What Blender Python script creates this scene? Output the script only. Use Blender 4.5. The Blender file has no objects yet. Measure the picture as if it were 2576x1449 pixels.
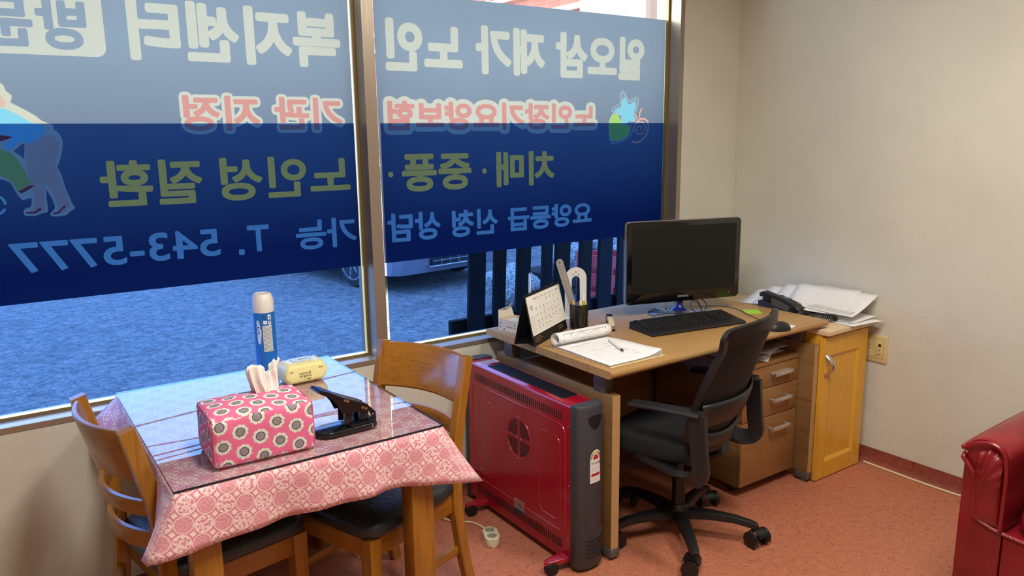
import bpy, bmesh, math, random
from math import sin, cos, pi, radians
from mathutils import Vector, Matrix
import numpy as np
C = bpy.context.scene.collection
S = bpy.context.scene
random.seed(7)

# ---------------------------------------------------------------- camera
cd = bpy.data.cameras.new('camera'); cam = bpy.data.objects.new('camera', cd); C.objects.link(cam)
S.camera = cam
cd.sensor_fit = 'HORIZONTAL'; cd.sensor_width = 36.0
cd.lens = 36.0 * 1932.9 / 2576.0
cd.clip_start = 0.05
def cam_matrix(pitch=11.09, roll=-0.788, yaw=-0.60237, h=1.58):
    p = radians(pitch); r = radians(roll)
    fw = Vector((0, cos(p), -sin(p))); up = Vector((0, sin(p), cos(p))); rt = Vector((1, 0, 0))
    rt2 = rt * cos(r) + up * sin(r); up2 = up * cos(r) - rt * sin(r)
    M = Matrix((rt2, up2, -fw)).transposed()
    M = Matrix.Rotation(yaw, 3, 'Z') @ M
    M = M.to_4x4(); M.translation = Vector((0, 0, h)); return M
cam.matrix_world = cam_matrix()

# ---------------------------------------------------------------- view, world, light
vs = S.view_settings
vs.view_transform = 'Standard'; vs.look = 'None'; vs.gamma = 1.0; vs.exposure = 0.0
try: vs.use_curve_mapping = False
except Exception: pass
wd = bpy.data.worlds.new('sky'); S.world = wd; wd.use_nodes = True
wn = wd.node_tree.nodes; wl = wd.node_tree.links
bg = wn['Background']; bg.inputs['Color'].default_value = (0.80, 0.92, 1.0, 1); bg.inputs['Strength'].default_value = 11.5

def area(name, loc, sx, sy, power, col, rot=(0, 0, 0)):
    l = bpy.data.lights.new(name, 'AREA'); l.shape = 'RECTANGLE'; l.size = sx; l.size_y = sy
    l.energy = power; l.color = col
    o = bpy.data.objects.new(name, l); C.objects.link(o); o.location = loc; o.rotation_euler = rot
    return o
WARM = (1.0, 0.955, 0.885)
area('ceiling_light_west', (0.75, 0.98, 2.555), 0.28, 0.9, 46, WARM)
area('ceiling_light_east', (2.15, 0.85, 2.555), 0.28, 0.9, 34, WARM)
area('rear_fill_light', (-0.6, -1.3, 2.555), 1.1, 0.28, 14, WARM)  # unseen fill lamp, added to light the window wall and cloth from the front

# ---------------------------------------------------------------- materials
def lin(c):
    if isinstance(c, str):
        c = c.lstrip('#'); c = [int(c[i:i+2], 16) / 255 for i in (0, 2, 4)]
    else: return tuple(c) + (1,) if len(c) == 3 else tuple(c)
    return tuple((v / 12.92 if v <= .04045 else ((v + .055) / 1.055) ** 2.4) for v in c) + (1,)
class NT:
    def __init__(s, name):
        s.m = bpy.data.materials.new(name); s.m.use_nodes = True
        s.t = s.m.node_tree; s.n = s.t.nodes; s.l = s.t.links
        s.b = s.n['Principled BSDF']; s.o = s.n['Material Output']
    def new(s, typ, **k):
        nd = s.n.new(typ)
        for a, v in k.items(): setattr(nd, a, v)
        return nd
    def link(s, a, b): s.l.new(a, b)
    def set(s, nd, inp, v):
        if hasattr(v, 'links') or hasattr(v, 'is_linked'): s.l.new(v, nd.inputs[inp])
        else: nd.inputs[inp].default_value = v
    def math(s, op, a, b=0.0, c=0.0, clamp=False):
        nd = s.new('ShaderNodeMath', operation=op); nd.use_clamp = clamp
        for i, v in enumerate((a, b, c)):
            if isinstance(v, (int, float)): nd.inputs[i].default_value = v
            else: s.l.new(v, nd.inputs[i])
        return nd.outputs[0]
    def mix(s, f, a, b):
        nd = s.new('ShaderNodeMix', data_type='RGBA')
        for inp, v in ((nd.inputs[0], f), (nd.inputs[6], a), (nd.inputs[7], b)):
            if isinstance(v, (int, float, tuple)): inp.default_value = v
            else: s.l.new(v, inp)
        return nd.outputs[2]
    def coord(s, kind='Object'): return s.new('ShaderNodeTexCoord').outputs[kind]
    def mapping(s, v, scale=(1, 1, 1), loc=(0, 0, 0), rot=(0, 0, 0)):
        nd = s.new('ShaderNodeMapping'); s.l.new(v, nd.inputs[0])
        nd.inputs['Scale'].default_value = scale; nd.inputs['Location'].default_value = loc; nd.inputs['Rotation'].default_value = rot
        return nd.outputs[0]
    def noise(s, v, scale, detail=3, rough=.55, out=0):
        nd = s.new('ShaderNodeTexNoise'); s.l.new(v, nd.inputs['Vector'])
        nd.inputs['Scale'].default_value = scale; nd.inputs['Detail'].default_value = detail; nd.inputs['Roughness'].default_value = rough
        return nd.outputs[out]
    def voro(s, v, scale, out='Distance'):
        nd = s.new('ShaderNodeTexVoronoi'); s.l.new(v, nd.inputs['Vector']); nd.inputs['Scale'].default_value = scale
        return nd.outputs[out]
    def ramp(s, f, stops):
        nd = s.new('ShaderNodeValToRGB'); s.l.new(f, nd.inputs[0]); e = nd.color_ramp.elements
        while len(e) < len(stops): e.new(.5)
        for q, (p, c) in zip(e, stops): q.position = p; q.color = c
        return nd.outputs[0]
    def bump(s, h, strength=.3, dist=.002):
        nd = s.new('ShaderNodeBump'); nd.inputs['Strength'].default_value = strength; nd.inputs['Distance'].default_value = dist
        s.l.new(h, nd.inputs['Height']); s.l.new(nd.outputs[0], s.b.inputs['Normal'])
    def sep(s, v):
        nd = s.new('ShaderNodeSeparateXYZ'); s.l.new(v, nd.inputs[0]); return nd.outputs
    def comb(s, x, y, z):
        nd = s.new('ShaderNodeCombineXYZ')
        for i, v in enumerate((x, y, z)):
            if isinstance(v, (int, float)): nd.inputs[i].default_value = v
            else: s.l.new(v, nd.inputs[i])
        return nd.outputs[0]
MATS = {}
def plain(name, col, rough=.5, metal=0.0, bump=None, spec=None, coat=0.0, var=None):
    if name in MATS: return MATS[name]
    t = NT(name); c = lin(col)
    t.b.inputs['Base Color'].default_value = c
    t.b.inputs['Roughness'].default_value = rough; t.b.inputs['Metallic'].default_value = metal
    if spec is not None: t.b.inputs['Specular IOR Level'].default_value = spec
    if coat: t.b.inputs['Coat Weight'].default_value = coat; t.b.inputs['Coat Roughness'].default_value = .08
    v = t.coord()
    sc, am = var or (18, .10)
    n = t.noise(v, sc, 4)
    dk = tuple(x * (1 - am) for x in c[:3]) + (1,); lt = tuple(min(1, x * (1 + am)) for x in c[:3]) + (1,)
    t.link(t.mix(n, dk, lt), t.b.inputs['Base Color'])
    if bump: t.bump(t.noise(v, bump[0], 4), bump[1], bump[2] if len(bump) > 2 else .002)
    MATS[name] = t.m; return t.m
def wood(name, c1, c2, axis=0, scale=9, rough=.35, coat=0.0, stretch=14):
    if name in MATS: return MATS[name]
    t = NT(name); v = t.coord()
    sc = [stretch] * 3; sc[axis] = 1.0
    m = t.mapping(v, tuple(x * scale / 9 for x in sc))
    n = t.noise(m, 2.2, 6, .62); n2 = t.noise(m, 9, 4, .6)
    f = t.math('ADD', t.math('MULTIPLY', n, .75), t.math('MULTIPLY', n2, .3))
    t.link(t.ramp(f, [(.32, lin(c1)), (.55, lin(c2)), (.74, lin(c1))]), t.b.inputs['Base Color'])
    t.b.inputs['Roughness'].default_value = rough
    if coat: t.b.inputs['Coat Weight'].default_value = coat; t.b.inputs['Coat Roughness'].default_value = .12
    t.bump(n2, .06, .001)
    MATS[name] = t.m; return t.m

# ---------------------------------------------------------------- mesh helpers
class MB:
    def __init__(s): s.bm = bmesh.new()
    def box(s, x0, x1, y0, y1, z0, z1, bev=0, M=None, seg=2):
        b = bmesh.new()
        vs_ = [b.verts.new((x, y, z)) for x in (x0, x1) for y in (y0, y1) for z in (z0, z1)]
        for f in ((0, 1, 3, 2), (4, 6, 7, 5), (0, 4, 5, 1), (2, 3, 7, 6), (0, 2, 6, 4), (1, 5, 7, 3)): b.faces.new([vs_[i] for i in f])
        if bev: bmesh.ops.bevel(b, geom=b.edges[:], offset=bev, segments=seg, profile=.5, affect='EDGES')
        return s._add(b, M)
    def _add(s, b, M=None):
        if M is not None: bmesh.ops.transform(b, matrix=M, verts=b.verts)
        bmesh.ops.recalc_face_normals(b, faces=b.faces)
        me = bpy.data.meshes.new('t'); b.to_mesh(me); b.free(); s.bm.from_mesh(me); bpy.data.meshes.remove(me); return s
    def grid(s, P, closeu=False, closev=False, cap=False, M=None):
        """P[i][j] rows of points"""
        b = bmesh.new(); R = [[b.verts.new(p) for p in row] for row in P]
        n = len(R); m = len(R[0])
        for i in range(n if closeu else n - 1):
            for j in range(m if closev else m - 1):
                a = (R[i][j], R[(i+1) % n][j], R[(i+1) % n][(j+1) % m], R[i][(j+1) % m])
                try: b.faces.new(a)
                except ValueError: pass
        if cap:
            try: b.faces.new(R[0]); b.faces.new(R[-1][::-1])
            except ValueError: pass
        return s._add(b, M)
    def lathe(s, prof, n=24, M=None, cap=True):
        P = [[(r * cos(2*pi*k/n), r * sin(2*pi*k/n), z) for k in range(n)] for r, z in prof]
        return s.grid(P, closev=True, cap=cap, M=M)
    def cyl(s, p0, p1, r, r2=None, n=16, M=None):
        p0 = Vector(p0); p1 = Vector(p1); d = p1 - p0
        q = Vector((0, 0, 1)).rotation_difference(d.normalized()).to_matrix().to_4x4(); q.translation = p0
        if M is not None: q = M @ q
        return s.lathe([(r, 0), (r if r2 is None else r2, d.length)], n, q)
    def tube(s, pts, r, n=8, M=None, closed=False, rad=None):
        return s.sweep(pts, [(r * cos(2*pi*k/n), r * sin(2*pi*k/n)) for k in range(n)], M, closed, rad)
    def sweep(s, pts, prof, M=None, closed=False, rad=None, up=None):
        pts = [Vector(p) for p in pts]; P = []; N = len(pts)
        prev = None
        for i, p in enumerate(pts):
            if closed: t = (pts[(i+1) % N] - pts[i-1]).normalized()
            else: t = (pts[min(i+1, N-1)] - pts[max(i-1, 0)]).normalized()
            if up is not None: a = Vector(up)
            else:
                a = prev if prev is not None else (Vector((0, 0, 1)) if abs(t.z) < .9 else Vector((1, 0, 0)))
            u = (a - t * a.dot(t))
            if u.length < 1e-5: u = Vector((1, 0, 0)) - t * t.x
            u.normalize(); w = t.cross(u); prev = u
            k = 1 if rad is None else rad[i]
            P.append([p + w * x * k + u * y * k for x, y in prof])
        return s.grid(P, closeu=closed, closev=True, cap=not closed, M=M)
    def prism(s, pts, z0, z1, bev=0, M=None, seg=2):
        b = bmesh.new(); v0 = [b.verts.new((x, y, z0)) for x, y in pts]; v1 = [b.verts.new((x, y, z1)) for x, y in pts]
        n = len(pts); b.faces.new(v0[::-1]); b.faces.new(v1)
        for i in range(n): b.faces.new((v0[i], v0[(i+1) % n], v1[(i+1) % n], v1[i]))
        if bev: bmesh.ops.bevel(b, geom=b.edges[:], offset=bev, segments=seg, profile=.5, affect='EDGES')
        return s._add(b, M)
    def quad(s, a, b_, c, d):
        b = bmesh.new(); b.faces.new([b.verts.new(p) for p in (a, b_, c, d)]); return s._add(b)
    def poly(s, pts):
        b = bmesh.new(); b.faces.new([b.verts.new(p) for p in pts]); bmesh.ops.triangulate(b, faces=b.faces[:])
        me = bpy.data.meshes.new('t'); b.to_mesh(me); b.free(); s.bm.from_mesh(me); bpy.data.meshes.remove(me); return s
    def build(s, name, mat, parent=None, smooth=True, sub=0, loc=None, rot=None, ang=40, uv=False):
        me = bpy.data.meshes.new(name); s.bm.to_mesh(me); s.bm.free()
        o = bpy.data.objects.new(name, me); C.objects.link(o)
        if mat: me.materials.append(mat)
        if smooth:
            for p in me.polygons: p.use_smooth = True
            me.set_sharp_from_angle(angle=radians(ang))
        if sub:
            md = o.modifiers.new('sub', 'SUBSURF'); md.levels = sub; md.render_levels = sub
        if parent: o.parent = parent
        if loc is not None: o.location = loc
        if rot is not None: o.rotation_euler = rot
        if uv: box_uv(o)
        return o
def box_uv(o):
    me = o.data; u = me.uv_layers.new(name='uv')
    for p in me.polygons:
        n = p.normal; a = max(range(3), key=lambda i: abs(n[i]))
        for li in p.loop_indices:
            v = me.vertices[me.loops[li].vertex_index].co
            u.data[li].uv = (v.y, v.z) if a == 0 else ((v.x, v.z) if a == 1 else (v.x, v.y))
def T(x=0, y=0, z=0, rz=0, rx=0, ry=0, s=1):
    return Matrix.Translation((x, y, z)) @ Matrix.Rotation(rz, 4, 'Z') @ Matrix.Rotation(ry, 4, 'Y') @ Matrix.Rotation(rx, 4, 'X') @ Matrix.Scale(s, 4)
def thing(name, label, cat, loc=(0, 0, 0), rz=0, group=None):
    o = bpy.data.objects.new(name, None); C.objects.link(o); o.empty_display_size = .05
    o.location = loc; o.rotation_euler = (0, 0, rz); o['label'] = label; o['category'] = cat
    if group: o['group'] = group
    return o
def tag(o, label, cat, group=None, kind=None):
    o['label'] = label; o['category'] = cat
    if group: o['group'] = group
    if kind: o['kind'] = kind
    return o
def struct(o): o['kind'] = 'structure'; return o
def copy_tree(o, parent=None):
    c = o.copy(); C.objects.link(c); c.parent = parent
    for ch in list(o.children): copy_tree(ch, c)
    return c
def arc(cx, cy, r, a0, a1, n):
    return [(cx + r * cos(radians(a0 + (a1 - a0) * k / n)), cy + r * sin(radians(a0 + (a1 - a0) * k / n))) for k in range(n + 1)]
def rrect(x0, x1, y0, y1, r, n=5):
    return arc(x1 - r, y1 - r, r, 0, 90, n) + arc(x0 + r, y1 - r, r, 90, 180, n) + arc(x0 + r, y0 + r, r, 180, 270, n) + arc(x1 - r, y0 + r, r, 270, 360, n)
def smoothpath(pts, n=6, closed=False):
    """Catmull-Rom through pts"""
    P = [Vector(p) for p in pts]; out = []; N = len(P)
    for i in range(N if closed else N - 1):
        g = lambda k: P[k % N] if closed else P[max(0, min(N-1, k))]
        a, b, c, d = g(i-1), g(i), g(i+1), g(i+2)
        for k in range(n):
            t = k / n
            out.append(.5 * ((2*b) + (c-a)*t + (2*a-5*b+4*c-d)*t*t + (3*b-a-3*c+d)*t*t*t))
    if not closed: out.append(P[-1])
    return out

# ---------------------------------------------------------------- text outlines
def text_polys(txt, res=3):
    cu = bpy.data.curves.new('t', 'FONT'); cu.body = txt; cu.resolution_u = res
    o = bpy.data.objects.new('t', cu); C.objects.link(o)
    dg = bpy.context.evaluated_depsgraph_get(); dg.update()
    cc = o.evaluated_get(dg).to_curve(dg, apply_modifiers=False)
    from mathutils.geometry import interpolate_bezier
    out = []
    for sp in cc.splines:
        pts = []
        if sp.type == 'BEZIER':
            b = sp.bezier_points; n = len(b)
            for i in range(n):
                p, q = b[i], b[(i+1) % n]
                straight = ((p.handle_right - p.co).cross(q.co - p.co).length < 1e-6 and (q.handle_left - q.co).cross(q.co - p.co).length < 1e-6)
                if straight: pts.append(p.co.xy.copy())
                else: pts += [v.xy for v in interpolate_bezier(p.co, p.handle_right, q.handle_left, q.co, res + 2)[:-1]]
        else: pts = [pp.co.xy for pp in sp.points]
        cl = []
        for p in pts:
            if not cl or (p - cl[-1]).length > 1e-4: cl.append(p)
        if len(cl) > 2 and (cl[0] - cl[-1]).length < 1e-4: cl.pop()
        if len(cl) > 2: out.append([(p.x, p.y) for p in cl])
    o.evaluated_get(dg).to_curve_clear(); bpy.data.objects.remove(o); bpy.data.curves.remove(cu)
    return out
def fit_polys(polys, x0, x1, y0, y1, mirror=False):
    xs = [p[0] for q in polys for p in q]; ys = [p[1] for q in polys for p in q]
    a, b, c, d = min(xs), max(xs), min(ys), max(ys)
    f = lambda x: (x - a) / (b - a) if b > a else .5
    g = lambda y: (y - c) / (d - c) if d > c else .5
    return [[((x1 - f(x) * (x1 - x0)) if mirror else (x0 + f(x) * (x1 - x0)), y0 + g(y) * (y1 - y0)) for x, y in q] for q in polys]
def flat_mesh(polys, place):
    """even-odd filled flat mesh through a CDT; place maps (x,y)->3D; returns MB"""
    from mathutils.geometry import delaunay_2d_cdt
    V = []; E = []
    for q in polys:
        n0 = len(V); V += [Vector(p) for p in q]; E += [(n0 + i, n0 + (i+1) % len(q)) for i in range(len(q))]
    v, e, f, *_ = delaunay_2d_cdt(V, E, [], 0, 1e-7)
    va = np.array([[p.x, p.y] for p in v]); mb = MB(); bmv = {}
    cen = np.array([va[list(t)].mean(0) for t in f]); ins = inside(cen, polys)
    b = mb.bm
    for t, k in zip(f, ins):
        if k:
            vv = []
            for i in t:
                if i not in bmv: bmv[i] = b.verts.new(place(*va[i]))
                vv.append(bmv[i])
            try: b.faces.new(vv)
            except ValueError: pass
    return mb
def inside(P, polys):
    r = np.zeros(len(P), bool); x, y = P[:, 0], P[:, 1]
    for q in polys:
        q = np.array(q); q2 = np.roll(q, -1, 0)
        for (x0, y0), (x1, y1) in zip(q, q2):
            if y0 == y1: continue
            m = ((y0 > y) != (y1 > y))
            r ^= m & (x < (x1 - x0) * (y - y0) / (y1 - y0) + x0)
    return r
def dist(P, polys, closed=True):
    d = np.full(len(P), 1e9)
    for q in polys:
        q = np.array(q, float); L = len(q) if closed else len(q) - 1
        for i in range(L):
            a = q[i]; b = q[(i+1) % len(q)]; ab = b - a; l = (ab @ ab) + 1e-12
            t = np.clip(((P - a) @ ab) / l, 0, 1); w = P - a - t[:, None] * ab
            d = np.minimum(d, np.hypot(w[:, 0], w[:, 1]))
    return d
def offset_outline(q, d, n=3):
    """outline of q pushed out by d on both sides with round joins (rough; only used as cut lines)"""
    out = []; N = len(q)
    for sgn in (1, -1):
        r = []
        for i in range(N):
            a, b, c = Vector(q[i-1]), Vector(q[i]), Vector(q[(i+1) % N])
            t1 = (b - a); t2 = (c - b)
            if t1.length < 1e-9 or t2.length < 1e-9: continue
            a1 = math.atan2(t1.y, t1.x) - sgn * pi/2; a2 = math.atan2(t2.y, t2.x) - sgn * pi/2
            da = (a2 - a1 + pi) % (2*pi) - pi
            if da * sgn > .25:
                k = max(1, int(abs(da) / .55))
                for j in range(k + 1): r.append((b.x + d * cos(a1 + da*j/k), b.y + d * sin(a1 + da*j/k)))
            else:
                m = a1 + da/2; l = min(d / max(.4, cos(da/2)), d * 1.8)
                r.append((b.x + l * cos(m), b.y + l * sin(m)))
        out.append(r)
    return out
# ================================================================ room shell
XR, YW, ZC = 3.42, 2.80, 2.56            # right wall, window wall, ceiling
XL, YB = -2.6, -2.3
YG = 2.88                                # glass
def wall_mat():
    t = NT('wallpaper_beige'); v = t.coord()
    n = t.noise(v, 2.0, 5); w = t.noise(t.mapping(v, (60, 60, 260)), 1.0, 2); w2 = t.noise(t.mapping(v, (300, 300, 50)), 1.0, 2)
    t.link(t.ramp(n, [(.3, lin('#cbc8b8')), (.7, lin('#d5d2c1'))]), t.b.inputs['Base Color'])
    t.b.inputs['Roughness'].default_value = .75
    h = t.math('ADD', t.math('MULTIPLY', w, .4), t.math('ADD', t.math('MULTIPLY', w2, .4), t.math('MULTIPLY', t.noise(v, 9, 5), 5)))
    t.bump(h, .32, .0022); return t.m
WALL = wall_mat()
def floor_mat(name, c1, c2, c3, bump=.15):
    t = NT(name); v = t.coord()
    n = t.noise(v, 105, 4, .75); n2 = t.noise(v, 38, 4, .7); n3 = t.noise(v, 1.3, 3)
    f = t.math('ADD', t.math('MULTIPLY', n, .6), t.math('MULTIPLY', n2, .4))
    c = t.ramp(f, [(.36, lin(c1)), (.47, lin(c2)), (.56, lin(c2)), (.68, lin(c3))])
    dk = t.math('LESS_THAN', t.noise(v, 120, 2, .5), .34)
    c = t.mix(t.math('MULTIPLY', dk, .55), c, lin('#5a2a20'))
    t.link(c, t.b.inputs['Base Color']); t.b.inputs['Roughness'].default_value = .48
    t.bump(n, bump, .001); return t.m
FLOOR = floor_mat('speckled_floor', '#7d4331', '#b56f52', '#dba283')
struct(MB().box(XL-.2, XR+.2, YB-.2, YW+.09, -.09, 0).build('floor', FLOOR, smooth=False))
CEIL = plain('ceiling_white', '#d8d4ca', .85)
struct(MB().box(XL-.2, XR+.2, YB-.2, YW+.2, ZC, ZC+.08).build('ceiling', CEIL, smooth=False))
WX0, WX1 = -1.30, 2.985                  # window opening
WZ0, WZ1 = 0.683, 2.32
w = MB()
w.box(XL-.2, XR+.2, YW, YW+.16, 0, WZ0).box(XL-.2, XR+.2, YW, YW+.16, WZ1, ZC)
w.box(XL-.2, WX0, YW, YW+.16, WZ0, WZ1).box(WX1, XR+.2, YW, YW+.16, WZ0, WZ1)
struct(w.build('wall_back', WALL, smooth=False))
struct(MB().box(XR, XR+.12, YB-.2, YW, 0, ZC).build('wall_right', WALL, smooth=False))
struct(MB().box(XL-.12, XL, YB-.2, YW, 0, ZC).build('wall_left', WALL, smooth=False))
struct(MB().box(XL, XR, YB-.12, YB, 0, ZC).build('wall_front', WALL, smooth=False))
# wallpaper seam in the corner
struct(MB().box(XR-.006, XR-.0005, YW-.006, YW-.0005, 0, ZC, .002).build('trim_1', plain('corner_bead', '#d8d2c4', .7)))
BASE = floor_mat('baseboard_vinyl', '#5b281e', '#8a4636', '#b06a52', .1)
def cove(name, p0, p1, n):
    a = Vector((*p0, 0)); b = Vector((*p1, 0)); nn = Vector((*n, 0)); pr = [(.001, .078), (.006, .078), (.007, .03), (.012, .012), (.026, .002), (.026, .0005), (.001, .0005)]
    return struct(MB().grid([[p + nn * u + Vector((0, 0, z)) for u, z in pr] for p in (a, b)], closev=True, cap=True).build(name, BASE))
cove('baseboard_right', (XR, YB), (XR, YW-.03), (-1, 0)); cove('baseboard_back', (XL, YW), (XR-.03, YW), (0, -1))

# ================================================================ window frame
def metal(name, col, rough=.28):
    if name in MATS: return MATS[name]
    t = NT(name); v = t.coord(); n = t.noise(t.mapping(v, (400, 400, 4)), 1, 2)
    t.b.inputs['Metallic'].default_value = .6; t.b.inputs['Base Color'].default_value = lin(col)
    t.link(t.math('ADD', t.math('MULTIPLY', n, .14), rough - .07), t.b.inputs['Roughness']); MATS[name] = t.m; return t.m
STEEL = metal('brown_steel', '#a39684', .36); GOLD = metal('bead_bronze', '#8c7a50', .4)
fr = MB()
fr.box(1.257, 1.305, YW-.001, 2.95, .683, WZ1)                # mullion
fr.box(2.958, 2.987, YW-.004, 2.95, .683, WZ1)                # right jamb
fr.box(WX0, WX0+.03, YW-.004, 2.95, .683, WZ1)
fr.box(WX0+.03, 1.257, YW-.003, 2.95, .683, .703, .001).box(1.305, 2.958, YW-.003, 2.95, .683, .703, .001)
fr.box(WX0+.03, 1.257, YW-.003, 2.95, WZ1-.03, WZ1).box(1.305, 2.958, YW-.003, 2.95, WZ1-.03, WZ1)
struct(fr.build('trim_2', STEEL, smooth=False))
def two_sided_fresnel(t, ior):
    g = t.new('ShaderNodeNewGeometry'); fz = t.new('ShaderNodeFresnel')
    t.link(t.math('ADD', t.math('MULTIPLY', g.outputs['Backfacing'], 1/ior - ior), ior), fz.inputs[0]); return fz
def glass_mat():
    t = NT('window_glass'); t.n.remove(t.b)
    tr = t.new('ShaderNodeBsdfTransparent'); tr.inputs[0].default_value = (.97, .98, .975, 1)
    gl = t.new('ShaderNodeBsdfGlossy'); gl.inputs['Roughness'].default_value = .0; gl.inputs['Color'].default_value = (1, 1, 1, 1)
    fz = two_sided_fresnel(t, 1.45)
    mx = t.new('ShaderNodeMixShader'); t.link(fz.outputs[0], mx.inputs[0]); t.link(tr.outputs[0], mx.inputs[1]); t.link(gl.outputs[0], mx.inputs[2])
    t.link(mx.outputs[0], t.o.inputs[0]); return t.m
GLASS = glass_mat()
def film_mat():
    t = NT('blue_tint_film'); t.n.remove(t.b); v = t.coord()
    tr = t.new('ShaderNodeBsdfTransparent')
    n = t.voro(v, 5.5); pos = t.voro(v, 5.5, 'Color')
    hole = t.math('LESS_THAN', n, t.math('MULTIPLY', t.math('GREATER_THAN', t.sep(pos)[0], .72), .010))
    sc = t.math('MULTIPLY', t.math('GREATER_THAN', t.noise(t.mapping(v, (14, 1, 90)), 1, 3, .7), .71), .12)
    c = t.mix(t.math('MAXIMUM', hole, sc, clamp=True), (.085, .185, .47, 1), (.95, .95, .95, 1))
    t.link(c, tr.inputs[0]); t.link(tr.outputs[0], t.o.inputs[0]); return t.m
FILM = film_mat()
WOOD_BEAD = GOLD
def window(idx, x0, x1, fx0, fx1):
    o = thing('window_%d' % idx, '', ''); del o['label']; del o['category']; o['kind'] = 'structure'
    b = MB()
    b.box(x0, x1, YG-.012, YG+.016, .703, .714, .001).box(x0, x1, YG-.012, YG+.016, WZ1-.045, WZ1-.03, .001)
    e = .0005
    b.box(x0+e, x0+.010 if idx == 2 else x0+.002, YG-.012, YG+.016, .714, WZ1-.045)
    b.box(x1-.012, x1-e, YG-.012, YG+.016, .714, WZ1-.045, .001)
    b.build('glazing_bead', GOLD, o, smooth=False)
    MB().quad((x0, YG, .703), (x1, YG, .703), (x1, YG, WZ1-.03), (x0, YG, WZ1-.03)).build('glass_pane', GLASS, o, smooth=False)
    MB().quad((fx0, YG-.0015, .7195), (fx1, YG-.0015, .7195), (fx1, YG-.0015, 1.6425), (fx0, YG-.0015, 1.6425)).build('tint_film', FILM, o, smooth=False)
    return o
window(1, WX0+.03, 1.257, WX0+.04, 1.2395)
window(2, 1.305, 2.958, 1.352, 2.943)

# ================================================================ window signs (printed vinyl stuck on the outside of the glass)
def vinyl(name, trans, diff, grad=None):
    t = NT(name); t.n.remove(t.b)
    a = t.new('ShaderNodeBsdfTranslucent'); b = t.new('ShaderNodeBsdfDiffuse')
    v = t.coord(); n = t.noise(t.mapping(v, (1, 1, 1)), 2.2, 3)
    ca = tuple(x * .84 for x in lin(trans)[:3]) + (1,); cb = lin(diff)
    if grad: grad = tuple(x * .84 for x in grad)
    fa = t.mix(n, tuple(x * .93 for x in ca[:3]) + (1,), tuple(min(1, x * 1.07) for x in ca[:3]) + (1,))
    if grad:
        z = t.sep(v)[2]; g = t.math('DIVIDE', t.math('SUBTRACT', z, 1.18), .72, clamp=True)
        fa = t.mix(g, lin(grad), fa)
    t.link(fa, a.inputs[0]); b.inputs[0].default_value = cb
    mx = t.new('ShaderNodeMixShader'); mx.inputs[0].default_value = .5
    t.link(a.outputs[0], mx.inputs[1]); t.link(b.outputs[0], mx.inputs[2]); t.link(mx.outputs[0], t.o.inputs[0]); return t.m
V_ = dict(
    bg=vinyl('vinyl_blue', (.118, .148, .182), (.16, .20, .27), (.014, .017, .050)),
    white=vinyl('vinyl_white', (.25, .25, .21), (.45, .45, .42)),
    red=vinyl('vinyl_red', (.27, .125, .11), (.5, .2, .18)),
    yellow=vinyl('vinyl_yellow', (.66, .36, .07), (.5, .42, .08)),
    pale=vinyl('vinyl_pale_blue', (.20, .29, .30), (.3, .4, .5)),
    cream=vinyl('vinyl_cream', (.26, .26, .2), (.5, .48, .4)),
    cyan=vinyl('vinyl_cyan', (.10, .26, .32), (.2, .45, .5)),
    green=vinyl('vinyl_green', (.16, .28, .07), (.3, .5, .15)),
    olive=vinyl('vinyl_olive', (.20, .24, .07), (.3, .35, .12)),
    beige=vinyl('vinyl_beige', (.30, .20, .16), (.5, .4, .3)),
    maroon=vinyl('vinyl_maroon', (.16, .03, .04), (.3, .05, .06)),
    salmon=vinyl('vinyl_salmon', (.36, .2, .14), (.6, .35, .25)))
VK = list(V_)
def word(txt, x0, x1, z1, z0, col, d=.0035, halo=0):
    q = fit_polys(text_polys(txt), x0 + d, x1 - d, z0 + d, z1 - d, mirror=True)
    L = []
    if halo: L.append(('dist', q, halo, 'white'))
    L.append(('dist', q, d, col)); return L
def circle(cx, cz, r, n=16): return [(cx + r*cos(2*pi*k/n), cz + r*sin(2*pi*k/n)) for k in range(n)]
def poly(pts, col, d=0, n=2, smooth=True):
    if smooth: pts = [(p.x, p.y) for p in smoothpath([Vector((a, b, 0)) for a, b in pts], n, True)]
    return ('dist', [pts], d, col)
def line(pts, w_, col):
    pts = [(p.x, p.y) for p in smoothpath([Vector((a, b, 0)) for a, b in pts], 2)]
    return ('line', [pts], w_ / 2, col)
L1 = (2.051, 1.848); L2 = (1.737, 1.615); L3 = (1.518, 1.362); L4 = (1.268, 1.156); L4b = (1.272, 1.172)
right = []
right += word('일오삼', 2.245, 2.802, *L1, 'white', .0098) + word('재가', 1.814, 2.183, *L1, 'white', .0098) + word('노인', 1.39, 1.748, *L1, 'white', .0098)
right += word('노인장기요양보험', 1.389, 2.483, 1.732, 1.613, 'red', .0055, .024)
right += word('치매', 1.909, 2.235, *L3, 'yellow', .006) + word('중풍', 1.442, 1.779, *L3, 'yellow', .006)
right += [('dist', [circle(1.846, 1.436, .011)], .001, 'yellow'), ('dist', [circle(1.392, 1.438, .011)], .001, 'yellow')]
right += word('요양등급', 1.967, 2.467, *L4, 'pale', .004) + word('신청', 1.673, 1.912, 1.272, 1.154, 'pale', .004) + word('상담', 1.367, 1.617, 1.278, 1.157, 'pale', .004)
star = [(2.668, 1.764), (2.677, 1.757), (2.701, 1.729), (2.721, 1.735), (2.739, 1.743), (2.745, 1.741), (2.744, 1.721), (2.732, 1.687), (2.74, 1.671), (2.749, 1.658), (2.742, 1.651), (2.723, 1.652), (2.704, 1.654), (2.689, 1.642), (2.673, 1.634), (2.655, 1.631), (2.656, 1.676), (2.635, 1.684), (2.615, 1.696), (2.615, 1.702), (2.626, 1.707), (2.655, 1.717), (2.657, 1.738)]
right += [poly(star, 'pale', .003), poly(star, 'cyan', 0)]
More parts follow.
